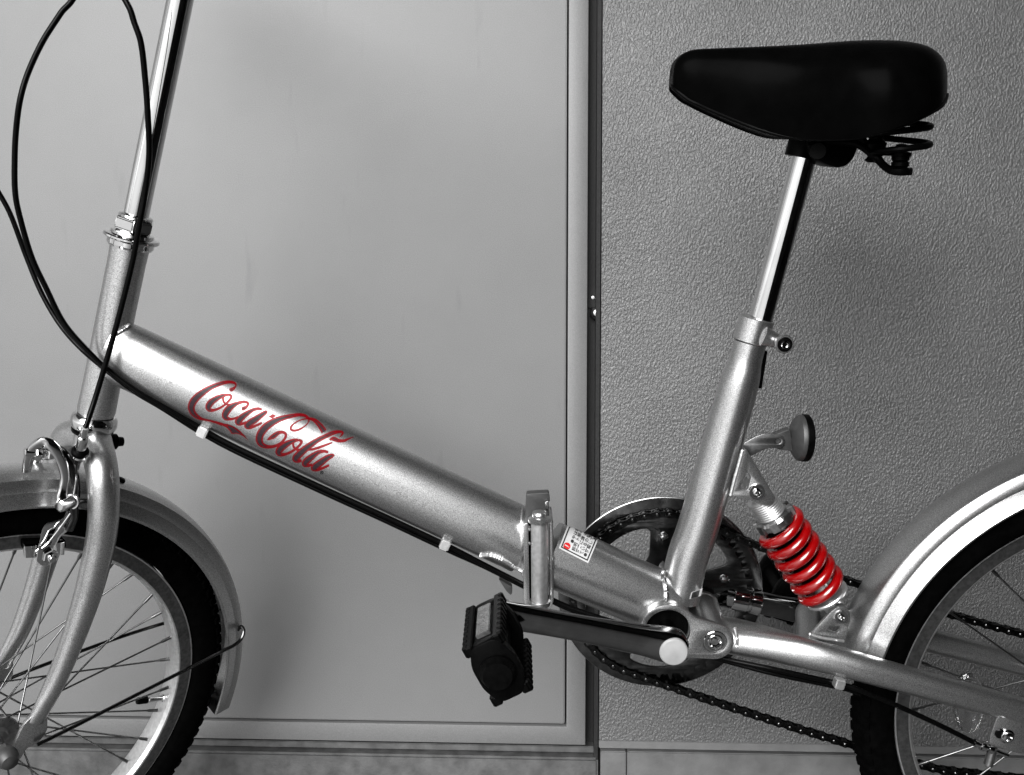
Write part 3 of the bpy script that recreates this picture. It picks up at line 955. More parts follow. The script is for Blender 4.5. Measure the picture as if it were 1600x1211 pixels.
# ---------------------------------------------------------------- fork
fk = grp('fork')
npx = [(147, 664, 0.0), (150, 690, 0.010), (157, 722, 0.034), (161, 752, 0.048), (162, 799, 0.054), (157.5, 845, 0.054), (145.5, 898, 0.053), (134, 939, 0.052), (113.5, 999, 0.051), (89, 1060, 0.050), (70, 1099, 0.050), (55, 1128, 0.050)]
nrd = [22, 24, 24.5, 24, 23.5, 23, 22, 20.5, 18, 15.8, 14.5, 13]
fp = [Q(a, b_, w) for a, b_, w in npx]
fr_ = [r_ * mt(p) for r_, p in zip(nrd, fp)]
frb = fr_[:-2] + [fr_[-2] * .8, 0.0045]
tube('fork_blade', fp, fr_, 'paint', fk, rb=frb, ref=SN, seg=32, n=6)
fp2 = [mirror(p) for p in fp]
tube('fork_blade', fp2, fr_, 'paint', fk, rb=frb, ref=SN, seg=32, n=6)
s0 = s_of(146, 690)
lathe('fork_steerer', [(0.012, s0 - .01), (0.0155, s0 - .006), (0.0155, s0 + 0.03)], axc, SU, 'paint', fk, 32)
dro = [(36, 1130), (58, 1108), (73, 1116), (73, 1138), (64, 1152), (57, 1160), (50, 1162), (40, 1168), (30, 1185), (18, 1185), (22, 1160)]
plate_px('fork_dropout', dro, [], 0.005, 'paint', fk, fn='Q', w=0.050, r=0.003)
o = HUB - SN * 0.05
me = plate_mesh('fork_dropout', rounded([((Q(a, b_, .05) - HUB).dot(SF), (Q(a, b_, .05) - HUB).dot(SU)) for a, b_ in dro], .003), [], 0.005, 0.0006, o, SF, SU)
link('fork_dropout', me, 'paint', fk)
c = Q(179, 690, 0.0)
lathe('crown_bolt', [(0, -0.018), (0.006, -0.018), (0.006, 0.0), (0.0078, 0.001), (0.0078, 0.005), (0.005, 0.007), (0.0045, 0.012), (0, 0.013)], c + SF * 0.004, -SF, 'black', fk, 18)

# ---------------------------------------------------------------- wheels
TYR_PROF = []


def wheel(name, C0, ax, e1, nsp, phase, hub_w=0.05):
    """C0 hub centre, ax towards the viewer, e1 start direction"""
    g = grp(name)
    e2 = ax.cross(e1).normalized()
    r0 = 0.2265
    rt, hw_ = 0.0222, 0.0225
    prof = []
    for i in range(21):
        a = -R(128) + 2 * R(128) * i / 20
        prof.append((r0 + rt * math.cos(a), hw_ * math.sin(a)))
    lathe('tyre', prof, C0, ax, 'rubber', g, 128, closed=True, e1=e1, angle=60)
    # tread blocks: one mesh
    bm = bmesh.new()
    for row, (a_, wd) in enumerate(((-52, .007), (-20, .008), (20, .008), (52, .007))):
        for i in range(110):
            th = 2 * math.pi * (i + 0.5 * (row % 2)) / 110
            d = e1 * math.cos(th) + e2 * math.sin(th)
            tg = ax.cross(d)
            n_ = d * math.cos(R(a_)) + ax * math.sin(R(a_))
            b_ = tg.cross(n_)
            cpt = C0 + d * (r0 + rt * math.cos(R(a_))) + ax * (hw_ * math.sin(R(a_)))
            vs = []
            for i1 in (-1, 1):
                for j1 in (-1, 1):
                    for k1 in (-1, 1):
                        s_ = 0.72 if k1 > 0 else 1
                        vs.append(bm.verts.new(cpt + tg * (i1 * .0045 * s_) + b_ * (j1 * wd * .5 * s_) + n_ * (k1 * .0016)))
            for f in ((0, 1, 3, 2), (4, 6, 7, 5), (0, 4, 5, 1), (2, 3, 7, 6), (0, 2, 6, 4), (1, 5, 7, 3)):
                bm.faces.new([vs[q] for q in f])
    tr = link('tyre_tread', bm_mesh(bm, 'tread'), 'rubber', g, flat=True)
    tr['kind'] = 'stuff'
    rim = [(0.2108, -0.0138), (0.2112, -0.0125), (0.2105, -0.0115), (0.2030, -0.0105), (0.2030, 0.0105), (0.2105, 0.0115), (0.2112, 0.0125), (0.2108, 0.0138), (0.1965, 0.0138), (0.1955, 0.0134), (0.1925, 0.0095), (0.1915, 0.0), (0.1925, -0.0095), (0.1955, -0.0134), (0.1965, -0.0138)]
    lathe('rim', rim, C0, ax, 'alloy', g, 128, closed=True, e1=e1, angle=25)
    for s_ in (-1, 1):
        lathe('brake_track', [(0.1968, 0.0120 * s_), (0.1968, 0.0139 * s_), (0.1972, 0.0142 * s_), (0.2092, 0.0142 * s_), (0.2098, 0.0120 * s_)], C0, ax, 'shaded_track', g, 128, closed=True, e1=e1, angle=25)
    # hub
    hp_ = [(0, -hub_w), (0.0046, -hub_w), (0.0046, -0.037), (0.010, -0.036), (0.012, -0.033), (0.022, -0.0325), (0.0225, -0.030), (0.012, -0.0285), (0.0105, -0.024), (0.0095, 0.0)]
    hp_ = hp_ + [(r_, -h_) for r_, h_ in reversed(hp_[:-1])]
    lathe('hub', hp_, C0, ax, 'dull_steel', g, 36)
    # spokes
    sm = None
    for i in range(nsp):
        th = phase + 2 * math.pi * i / nsp
        side_ = 1 if i % 2 else -1
        lead = (1 if (i // 2) % 2 else -1) * R(62)
        hubp = C0 + (e1 * math.cos(th + lead) + e2 * math.sin(th + lead)) * 0.0195 + ax * (side_ * 0.0315)
        rimp = C0 + (e1 * math.cos(th) + e2 * math.sin(th)) * 0.1925 + ax * (side_ * 0.003)
        dd = (hubp - rimp)
        L = dd.length
        if sm is None:
            bm = bmesh.new()
            add_lathe(bm, [(0.0, -0.004), (0.0026, -0.003), (0.0026, 0.0), (0.0018, 0.0012), (0.0018, 0.0105), (0.0012, 0.012), (0.0010, 0.014), (0.0010, L - 0.001), (0.0018, L), (0, L + 0.001)], V((0, 0, 0)), EZ, 8)
            sm = bm_mesh(bm, 'spoke')
            sm.materials.append(M['spoke_steel'])
            sm.shade_smooth()
            L0 = L
        o = bpy.data.objects.new('spoke', sm)
        COL.objects.link(o)
        o.parent = g
        q = dd.to_track_quat('Z', 'Y')
        o.matrix_local = Matrix.Translation(rimp) @ q.to_matrix().to_4x4() @ Matrix.Scale(L / L0, 4, EZ)
    return g, e2


fe1 = (Q(260, 955, 0.0) - HUB).normalized()
fw, fe2 = wheel('front_wheel', HUB, SN, fe1, 36, 0.0)
# valve
vd = (Q(268, 1089, 0.0) - HUB).normalized()
v0 = HUB + vd * 0.193
lathe('valve', [(0, -0.002), (0.0045, 0.0), (0.0045, 0.002), (0.0032, 0.003), (0.0032, 0.019), (0.0026, 0.020), (0.0026, 0.022)], v0, -vd, 'chrome', fw, 16)
lathe('valve_cap', [(0, 0.034), (0.0034, 0.033), (0.0040, 0.031), (0.0040, 0.021), (0, 0.021)], v0, -vd, 'black', fw, 16)
# axle nuts
bm = bmesh.new()
hexnut_prof(bm, HUB + SN * 0.0525, SN, 0.0088, 0.006, SU)
add_lathe(bm, [(0.0085, 0.0585), (0.0100, 0.060), (0.0105, 0.064), (0.0100, 0.069), (0.0075, 0.0735), (0.004, 0.0752), (0, 0.0758)], HUB, SN, 28)
link('axle_cap', bm_mesh(bm, 'cap'), 'grey', fw)

RH = V((0.59907, 0, 0.25))
rw, re2 = wheel('rear_wheel', RH, NEAR, V((-1, 0, 0)), 20, R(5))
lathe('sprocket', [(0.012, -0.002), (0.034, -0.002), (0.036, 0.0), (0.034, 0.002), (0.012, 0.002)], RH + EY * 0.045, EY, 'chain', rw, 64, closed=True)
# clear wheel reflector (oval lens clipped to the spokes)
rc0 = P(1511, 1096, -0.022)
bm = bmesh.new()
rax2 = NEAR
upv = V((-0.12, 0, 0.99)).normalized()
ri2 = upv.cross(rax2).normalized()
for rA, rB, h0_, h1_ in ((1.0, 1.0, 0.0, 0.006),):
    add_lathe(bm, [(0, 0.0), (0.92, 0.0), (1.0, 0.0012), (1.0, 0.004), (0.9, 0.0065), (0.82, 0.0055), (0.5, 0.0078), (0.45, 0.0070), (0, 0.0082)], V((0, 0, 0)), V((0, 0, 1)), 40, e1=V((1, 0, 0)))
for v in bm.verts:
    x_, y_, z_ = v.co
    v.co = rc0 + ri2 * (x_ * 0.0155) + upv * (y_ * 0.034) + rax2 * z_
link('wheel_reflector', bm_mesh(bm, 'wr'), 'lens', rw)


# ---------------------------------------------------------------- fenders
def fender(gname, C0, ax, e1, Ro, a0, a1, hw_, skirt, ec=0.0):
    g = grp(gname)
    outer = []
    sl = lambda f_, o_=0.0: (Ro - skirt * (1 - f_) + o_, -(hw_ * (1.0 - 0.42 * f_) + o_ * 0.8))
    outer += [(Ro - skirt, -hw_ + 0.0012), (Ro - skirt - 0.0004, -hw_), sl(0.02, 0.0006), sl(0.10), sl(0.46), sl(0.475, -0.0005), sl(0.49), sl(0.86)]
    wc = hw_ * 0.60
    for i in range(0, 9):
        f_ = -1 + 2 * i / 8
        outer.append((Ro - 0.0032 * abs(f_) ** 2.2, wc * 0.96 * f_))
    outer += [(r_, -h_) for r_, h_ in reversed(outer[:8])]
    inner = [(r_ - 0.0011, h_ * 0.955) for r_, h_ in reversed(outer)]
    inner[0] = (outer[-1][0] - 0.0002, inner[0][1]); inner[-1] = (outer[0][0] - 0.0002, inner[-1][1])
    lathe('fender_shell', outer + inner, C0, ax, 'paint', g, 110, closed=True, a0=a0, a1=a1, e1=e1, angle=40)
    return g


# front: angles measured from SF towards SU side
e2f = SN.cross(SF).normalized()
angf = lambda p: math.atan2((p - HUB).dot(e2f), (p - HUB).dot(SF))
aend = angf(Q(365, 1090, 0.0))
aup = angf(HUB + SU * 0.27)
astart = angf(HUB + SF * 0.2 + SU * 0.16)
if aend - aup > math.pi: aend -= 2 * math.pi
if aup - aend > math.pi: aend += 2 * math.pi
ffd = fender('front_fender', HUB, SN, SF, 0.2735, min(astart, aend) if aend > aup else aend, max(astart, aend) if aend > aup else astart, 0.0305, 0.027)
e2r = NEAR.cross(V((-1, 0, 0))).normalized()
rfd = fender('rear_fender', RH + V((0.003, 0, 0.003)), NEAR, V((-1, 0, 0)), 0.2755, R(13) if e2r.z > 0 else -R(13), R(120) if e2r.z > 0 else -R(120), 0.034, 0.030)
# stays of the front fender
for sgn in (1, -1):
    pp = [Q(58, 1164, 0.056), Q(130, 1128, 0.054), Q(250, 1067, 0.048), Q(340, 1021, 0.040), Q(366, 1008, 0.036), Q(377, 998, 0.033), Q(381, 986, 0.030), Q(377, 979, 0.026), Q(372, 984, 0.022)]
    if sgn < 0:
        pp = [mirror(p) for p in pp]
    tube('fender_stay', pp, 0.0020, 'steel_dark', ffd, seg=10, n=6)
c = Q(190, 749, 0.006)
lathe('fender_rivet', [(0, 0.002), (0.003, 0.0014), (0.0042, 0), (0.0042, -0.002)], c, (c - HUB), 'black', ffd, 16)

# ---------------------------------------------------------------- front brake
bk = grp('front_brake')


def qbar(name, pl, ra, rb_, mat='chrome', n=6, seg=14):
    pts = [Q(a, b_, w) for a, b_, w in pl]
    return tube(name, pts, ra, mat, bk, rb=rb_, ref=SN, seg=seg, n=n, power=3.0)


qbar('brake_arm', [(42, 735, 0.012), (45, 716, 0.018), (53, 700, 0.024), (69, 690, 0.03), (85, 700, 0.034), (97, 724, 0.036), (101.5, 745, 0.037), (99, 762, 0.038), (97, 776, 0.040), (101, 788, 0.042)],
     [.0042, .0045, .0048, .0050, .0050, .0045, .0042, .0042, .0050, .0060], .0030)
qbar('brake_arm', [(84, 697, 0.022), (98, 707, 0.026), (110, 726, 0.030), (117, 748, 0.032), (119, 772, 0.034), (115, 790, 0.036), (116, 808, 0.036), (108, 828, 0.034)],
     [.003, .0042, .0044, .0040, .0036, .0042, .0036, .0040], .0028, 'steel_dark')
qbar('brake_arm', [(88, 700, -0.01), (78, 704, -0.01), (66, 712, -0.012), (56, 726, -0.016), (54, 745, -0.02), (58, 765, -0.024)], .0040, .0028)
# pivot bolt pointing forwards
pA = Q(88, 706, 0.022)
bm = bmesh.new()
add_lathe(bm, [(0, -0.004), (0.0042, -0.004), (0.0042, 0.024), (0.0034, 0.028), (0, 0.029)], pA, SF, 18)
hexnut_prof(bm, pA + SF * 0.003, SF, 0.0082, 0.0062, SU)
hexnut_prof(bm, pA + SF * 0.014, SF, 0.0082, 0.0062, (SU + SN * .5).normalized())
link('pivot_bolt', bm_mesh(bm, 'pb'), 'chrome', bk)
# barrel at the cable anchor
pB = Q(98, 789, 0.045)
bm = bmesh.new()
add_lathe(bm, [(0, 0.005), (0.0040, 0.005), (0.0058, 0.0036), (0.0060, 0), (0.0060, -0.012), (0.0072, -0.0122), (0.0072, -0.015), (0, -0.015)], pB, (SN * .5 + SF * .85), 22)
link('cable_anchor', bm_mesh(bm, 'anchor'), 'chrome', bk)
lathe('anchor_tip', [(0, -0.014), (0.0020, -0.014), (0.0024, 0.0), (0.0020, 0.003), (0, 0.003)], Q(124, 783, 0.036), SF, 'steel_dark', bk, 14)
# pad carrier
plate_px('pad_carrier', [(66, 823), (73, 817), (97, 811), (103, 799), (114, 797), (113, 824), (101, 832), (93, 839), (87, 851), (86, 868), (79, 882), (65, 884), (56, 876), (60, 852)],
         [[(76, 829), (87, 824), (82, 838), (79, 850), (70, 850)]], 0.0028, 'chrome', bk, fn='Q', w=0.030, r=0.0022)
plate_px('pad_holder', [(37, 851), (60, 850), (61, 869), (38, 870)], [], 0.006, 'chrome', bk, fn='Q', w=0.024, r=0.001)
plate_px('pad_holder', [(86, 846), (100, 845), (99, 865), (86, 866)], [], 0.006, 'chrome', bk, fn='Q', w=0.024, r=0.001)
plate_px('brake_pad', [(34, 844), (100, 841), (101, 852), (35, 858)], [], 0.009, 'rubber', bk, fn='Q', w=0.018, r=0.002)
pC = Q(77, 867, 0.031)
bm = bmesh.new()
hexnut_prof(bm, pC, SN, 0.0072, 0.005, SU)
add_lathe(bm, [(0.0038, 0.004), (0.0038, 0.009), (0.003, 0.0102), (0, 0.0104)], pC, SN, 18)
link('pad_bolt', bm_mesh(bm, 'padbolt'), 'chrome', bk)
tube('pad_spring_wire', [Q(112, 800, 0.036), Q(94, 825, 0.036), Q(72, 852, 0.035), Q(58, 860, 0.034), Q(56, 866, 0.034)], 0.0011, 'chrome', bk, seg=8)
# cable ferrule, boot and inner wire
pD, pE = P(133, 668, -0.056), Q(122, 722, 0.032)
dx = (pE - pD)
LL = dx.length
lathe('cable_ferrule', [(0, 0.0), (0.0034, 0.0), (0.0034, LL * .25), (0.0044, LL * .27), (0.0048, LL * .33), (0.0048, LL * .60), (0.0034, LL * .63), (0, LL * .63)], pD, dx, 'chrome', bk, 20)
lathe('rubber_boot', [(0, LL * .60), (0.0062, LL * .61), (0.0078, LL * .66), (0.0078, LL * .73), (0.0060, LL * .78), (0, LL * .78)], pD, dx, 'black', bk, 20)
lathe('adjuster_nut', [(0, LL * .77), (0.0058, LL * .78), (0.0062, LL * .83), (0.0046, LL * .90), (0.0026, LL * 1.0), (0.0022, LL * 1.2), (0, LL * 1.2)], pD, dx, 'chrome', bk, 20)
tube('inner_wire', [pD + dx * 1.1, Q(119, 750, 0.036), Q(114, 784, 0.038)], 0.0009, 'chrome', bk, seg=8)

# ---------------------------------------------------------------- drivetrain
ck = grp('crankset')
RC = V((BB.x + 0.006, 0, BB.z - 0.003))
# guard disc (far side), chainring plate with five windows
seg = 96
circ = lambda r_, n_=96: [(RC.x + r_ * math.cos(2 * math.pi * i / n_), RC.z + r_ * math.sin(2 * math.pi * i / n_)) for i in range(n_)]
me = plate_mesh('chain_guard', circ(0.1075), [circ(0.0885)], 0.0024, 0.0009, V((0, 0.0525, 0)), EX, EZ)  # guard
link('chain_guard', me, 'steel_dark', ck)  # dark steel carries the dark that the guard's face reflects
lathe('guard_edge_glint', [(0.1070, -0.0014), (0.1076, -0.0010), (0.1079, 0), (0.1076, 0.0010), (0.1070, 0.0014)], RC + EY * 0.0525, EY, 'dull_steel', ck, 96, closed=True)  # added paler hoop, stands in for the glint along the guard's edge
teeth = []
for i in range(46):
    for f_, r_ in ((0.0, 0.0895), (0.28, 0.0895), (0.42, 0.0962), (0.58, 0.0962), (0.72, 0.0895)):
        a = 2 * math.pi * (i + f_) / 46
        teeth.append((RC.x + r_ * math.cos(a), RC.z + r_ * math.sin(a)))
wins = []
for k in range(5):
    ac = R(90 - 36 + 72 * k)
    w_ = []
    for a_, r_ in ((-26, 0.078), (-13, 0.0805), (0, 0.081), (13, 0.0805), (26, 0.078), (18, 0.046), (0, 0.040), (-18, 0.046)):
        a = ac + R(a_)
        w_.append((RC.x + r_ * math.cos(a), RC.z + r_ * math.sin(a)))
    wins.append(rounded(w_, 0.008))
me = plate_mesh('chainring', teeth, wins, 0.003, 0.0006, V((0, 0.045, 0)), EX, EZ)
link('chainring', me, 'steel_dark', ck)
for k in range(5):
    a = R(90 + 72 * k)
    dirv = V((math.cos(a), 0, math.sin(a)))
    tube('spider_arm', [RC + EY * 0.046 + dirv * 0.016, RC + EY * 0.0485 + dirv * 0.045, RC + EY * 0.048 + dirv * 0.074], [0.011, 0.008, 0.0105], 'dull_steel', ck, rb=[0.006, 0.0045, 0.003], ref=EY, seg=16, n=4)
    c = RC + dirv * 0.068 + EY * 0.0435
    lathe('chainring_bolt', [(0, 0.0035), (0.0030, 0.003), (0.0045, 0.0015), (0.0048, 0.0), (0.0048, -0.004)], c, NEAR, 'chrome', ck, 16)
rod('crank_axle', BB + NEAR * 0.075, BB + EY * 0.08, 0.0082, 'steel_dark', ck)


# crank arms
def crank(a_, e_, y0, y1, yd, name='crank_arm'):
    """tapered, slightly dished arm from boss a_ to pedal eye e_ (2-D points in the bicycle plane)"""
    A_, E_ = V((a_.x, y0, a_.z)), V((e_.x, y1, e_.z))
    d = (E_ - A_)
    u = d.normalized()
    pts = [A_ - u * 0.0145, A_ - u * 0.0125, A_ - u * 0.006, A_ + u * 0.006, A_ + u * 0.03, A_ + u * 0.09, E_ - u * 0.02, E_, E_ + u * 0.008, E_ + u * 0.0115]
    ra = [0.004, 0.0098, 0.0150, 0.0160, 0.0140, 0.0122, 0.0126, 0.0136, 0.011, 0.004]
    rb_ = [0.004, 0.0095, 0.0120, 0.0120, 0.0092, 0.0066, 0.0068, 0.0072, 0.0062, 0.002]
    return tube(name, pts, ra, 'crank_steel', ck, rb=rb_, ref=EY, seg=28, n=4, power=3.6)


cpn = P(1053, 1019.5, -0.088)
epn = P(780, 963, -0.096)
BBc = V((cpn.x, 0, cpn.z))
crank(BBc, epn, -0.074, -0.090, 1)
lathe('crank_bolt_cap', [(0.0132, -0.002), (0.0132, 0.0016), (0.0122, 0.0028), (0.006, 0.0036), (0, 0.0038)], V((cpn.x, -0.0860, cpn.z)), NEAR, 'cap', ck, 32)
dn = V((epn.x - BBc.x, 0, epn.z - BBc.z))
epf = V((BBc.x - dn.x, 0, BBc.z - dn.z))
crank(BBc, epf, 0.070, 0.084, -1)
# chrome band at the far arm
cg = P(1165, 937, 0.052)
lathe('chrome_band', [(0.0135, -0.016), (0.0142, -0.015), (0.0142, 0.0), (0.0128, 0.001), (0.0128, 0.0035), (0.0142, 0.0045), (0.0142, 0.014), (0.0135, 0.0150)], cg, (P(1200, 944, .052) - cg), 'chrome', ck, 28)


# pedals
def pedal(eye, sgn, tilt):
    """eye: crank end; sgn -1 = towards the viewer; tilt: direction of the fore-aft axis"""
    g = grp('pedal')
    ax = V((0, sgn, 0))
    fo = V((math.cos(tilt), 0, math.sin(tilt)))
    thk = V((fo.z, 0, -fo.x))
    o = eye + ax * 0.006
    rod('pedal_axle', eye - ax * 0.004, o + ax * 0.085, 0.0055, 'steel_dark', g)
    lathe('pedal_barrel', [(0, 0.010), (0.0115, 0.010), (0.0125, 0.014), (0.0105, 0.030), (0.0105, 0.066), (0.0140, 0.080), (0.0150, 0.092), (0.0120, 0.098), (0, 0.099)], o, ax, 'black', g, 28)
    W = 0.078
    hf = 0.0275
    for s1 in (-1, 1):           # fore and aft reflector blocks
        cc = o + ax * (0.010 + W / 2) + fo * (s1 * (hf - 0.002))
        box('reflector_frame', cc + fo * (s1 * -0.004), W - .006, 0.007, 0.0215, 'black', g, 0.001, ex=ax, ey=fo, ez=thk)
        box('pedal_reflector', cc + fo * (s1 * 0.0005) - ax * 0.003, 0.052, 0.005, 0.0125, 'lens_grey', g, 0.0006, ex=ax, ey=fo, ez=thk)
    for s2 in (-1, 1):           # inboard and outboard cheeks
        cc = o + ax * (0.010 + W / 2 + s2 * (W / 2 - 0.0045))
        loop = rounded([(-hf, -0.011), (-hf * .4, -0.0185), (hf * .4, -0.0185), (hf, -0.011), (hf, 0.011), (hf * .4, 0.0185), (-hf * .4, 0.0185), (-hf, 0.011)], 0.006)
        me = plate_mesh('pedal_cheek', loop, [], 0.010, 0.0018, cc, fo, thk)
        link('pedal_cheek', me, 'black', g)
    for s1 in (-1, 1):           # serrated rails
        for s3 in (-1, 1):
            bm = bmesh.new()
            cc = o + ax * (0.010 + W / 2) + fo * (s1 * (hf - 0.003)) + thk * (s3 * 0.0125)
            me = box_mesh('t', cc, ax, fo, thk, W, 0.009, 0.0065, 0.0012, 1)
            bm.from_mesh(me); bpy.data.meshes.remove(me)
            for i in range(9):
                me = box_mesh('t', cc + ax * (-W / 2 + W * (i + .5) / 9) + thk * (s3 * 0.003), ax, fo, thk, 0.0062, 0.0105, 0.0055, 0.0014, 1)
                bm.from_mesh(me); bpy.data.meshes.remove(me)
            link('pedal_tread', bm_mesh(bm, 'tread'), 'black', g)
    return g


pedal(epn + NEAR * 0.004, -1, R(117))
pedal(V((epf.x, 0.094, epf.z)), 1, R(70))

# chain
ch = grp('chain')
r1_, r2_ = 0.0925, 0.034
C1, C2 = V((RC.x, RC.z)), V((RH.x, RH.z))
dv = C2 - C1
D = dv.length
base = math.atan2(dv.y, dv.x)
beta = math.acos((r1_ - r2_) / D)
au, al = base + beta, base - beta
path = []
pt = lambda c_, r_, a: V((c_.x + r_ * math.cos(a), c_.y + r_ * math.sin(a)))
U1, U2, L1, L2 = pt(C1, r1_, au), pt(C2, r2_, au), pt(C1, r1_, al), pt(C2, r2_, al)
N_ = 60
for i in range(N_ + 1):
    p = U2.lerp(U1, i / N_)
    p.y -= 0.013 * 4 * (i / N_) * (1 - i / N_)
    path.append(p)
aa = al + 2 * math.pi
for i in range(1, 121):
    path.append(pt(C1, r1_, au + (aa - au) * i / 120))
JP = P(1470, 1203, 0.0445)
JP = V((JP.x, JP.z))
dj = JP - C1
alj = math.atan2(dj.y, dj.x) - math.acos(r1_ / dj.length)
path = [p for p in path[:N_ + 1]]
aa = alj + 2 * math.pi
for i in range(1, 121):
    path.append(pt(C1, r1_, au + (aa - au) * i / 120))
Lj = path[-1]
for i in range(1, N_ + 1):
    s_ = i / N_
    p = Lj.lerp(JP, s_)
    p.y -= 0.004 * 4 * s_ * (1 - s_)
    path.append(p)
J2 = V((JP.x + 0.10, JP.y - 0.012))
path.append(J2)
for i in range(0, 31):
    path.append(pt(C2, r2_, -R(120) + (au + R(120)) * i / 30))
cum = [0]
for a, b_ in zip(path, path[1:]):
    cum.append(cum[-1] + (b_ - a).length)
n_links = int(cum[-1] / 0.0127 / 2) * 2
step = cum[-1] / n_links


def at_s(s_):
    s_ = s_ % cum[-1]
    lo, hi = 0, len(cum) - 1
    while hi - lo > 1:
        m_ = (lo + hi) // 2
        if cum[m_] <= s_: lo = m_
        else: hi = m_
    f_ = (s_ - cum[lo]) / max(cum[hi] - cum[lo], 1e-9)
    return path[lo].lerp(path[hi], f_)


def link_mesh(outer):
    bm = bmesh.new()
    half = step / 2
    yy = 0.0036 if outer else 0.0024
    for s1 in (-1, 1):
        rg = []
        for k1 in (-1, 1):
            ring = []
            for i in range(16):
                a = 2 * math.pi * i / 16
                cx_ = half if math.cos(a) > 0.01 else -half
                xx = cx_ + 0.0043 * math.cos(a)
                zz = 0.0043 * math.sin(a)
                if abs(math.cos(a)) < 0.02:
                    xx, zz = 0, 0.0030 * math.sin(a)
                ring.append(bm.verts.new((xx, s1 * yy + k1 * 0.0005, zz)))
            rg.append(ring)
        bm.faces.new(rg[0]); bm.faces.new(rg[1])
        for i in range(16):
            bm.faces.new((rg[0][i], rg[0][(i + 1) % 16], rg[1][(i + 1) % 16], rg[1][i]))
    if outer:
        n0_ = len(bm.faces)
        for s1 in (-1, 1):
            add_lathe(bm, [(0, -0.0054), (0.0014, -0.0053), (0.0021, -0.0046), (0.0021, 0.0046), (0.0014, 0.0053), (0, 0.0054)], V((s1 * half, 0, 0)), EY, 10)
        bm.faces.ensure_lookup_table()
        for f in bm.faces[n0_:]:
            f.material_index = 1
    else:
        for s1 in (-1, 1):
            add_lathe(bm, [(0, -0.002), (0.0038, -0.002), (0.0038, 0.002), (0, 0.002)], V((s1 * half, 0, 0)), EY, 12)
    me = bm_mesh(bm, 'chain_link')
    me.materials.append(M['chain'])
    me.materials.append(M['steel_dark'])
    me.shade_smooth()
    me.set_sharp_from_angle(angle=R(35))
    return me


lm_ = (link_mesh(True), link_mesh(False))
for i in range(n_links):
    a, b_ = at_s(i * step), at_s((i + 1) * step)
    o = bpy.data.objects.new('chain_link', lm_[i % 2])
    COL.objects.link(o)
    o.parent = ch
    o.location = ((a.x + b_.x) / 2, 0.0445, (a.y + b_.y) / 2)
    o.rotation_euler = (0, -math.atan2(b_.y - a.y, b_.x - a.x), 0)

# ---------------------------------------------------------------- lettering on the main tube
logo = grp('lettering', label='red flowing script lettering on the silver tube')
bvM = bvh_of(mainA)
TA = lambda u, v: (280 + u / 10.093, 580 + v / 10.093)
TB = lambda u, v: (390 + u / 9.412, 630 + v / 9.412)
LAYER = [0]


def stroke_geo(bm, pl, T, shrink, off, minw=0.0):
    pts = catmull(pl, 6)
    L_, R_ = [], []
    k = len(pts)
    for i, (x_, y_, w_) in enumerate(pts):
        x0, y0, _ = pts[max(i - 1, 0)]
        x1, y1, _ = pts[min(i + 1, k - 1)]
        dx_, dy_ = x1 - x0, y1 - y0
        l_ = math.hypot(dx_, dy_) or 1
        nx, ny = -dy_ / l_, dx_ / l_
        h_ = (w_ + 13 * min(1.0, w_ / 18) - shrink) / 2
        if h_ <= minw:
            L_.append(None); R_.append(None)
            continue
        row = []
        for f_ in (-1, -0.33, 0.33, 1):
            row.append(bm.verts.new(hit(bvM, *T(x_ + nx * h_ * f_, y_ + ny * h_ * f_), off)))
        L_.append(row); R_.append(row)
    for i in range(k - 1):
        if L_[i] is None or L_[i + 1] is None:
            continue
        for j in range(3):
            try:
                bm.faces.new((L_[i][j], L_[i][j + 1], L_[i + 1][j + 1], L_[i + 1][j]))
            except ValueError:
                pass


def poly_geo(bm, pl, T, off, scale=1.0):
    cx_ = sum(p[0] for p in pl) / len(pl)
    cy_ = sum(p[1] for p in pl) / len(pl)
    vs = [bm.verts.new(hit(bvM, *T(cx_ + (x_ - cx_) * scale, cy_ + (y_ - cy_) * scale), off)) for x_, y_ in pl]
    f = bm.faces.new(vs)
    bmesh.ops.triangulate(bm, faces=[f])


def letter(strokes, T, polys=(), inner_polys=()):
    red = bmesh.new()
    for i, s_ in enumerate(strokes):
        stroke_geo(red, s_, T, 0, 0.00018 + 0.00003 * i)
    for i, p_ in enumerate(polys):
        poly_geo(red, p_, T, 0.00020 + 0.00003 * (i + len(strokes)))
    me = bm_mesh(red, 'letter', recalc=False)
    o = link('letter', me, 'foil_red', logo, flat=True)
    drk = bmesh.new()
    for i, s_ in enumerate(strokes):
        stroke_geo(drk, s_, T, 48, 0.00042 + 0.00003 * i, 3)
    for i, p_ in enumerate(inner_polys):
        poly_geo(drk, p_, T, 0.00046 + 0.00003 * i)
    if len(drk.faces):
        # joined to the letter as a second material
        me2 = bm_mesh(drk, 'inner', recalc=False)
        me.materials.append(M['foil_dark'])
        bm = bmesh.new()
        bm.from_mesh(me)
        n0 = len(bm.faces)
        bm.from_mesh(me2)
        bm.faces.ensure_lookup_table()
        for f in bm.faces[n0:]:
            f.material_index = 1
        bm.to_mesh(me)
        bm.free()
        bpy.data.meshes.remove(me2)
    else:
        drk.free()
    return o


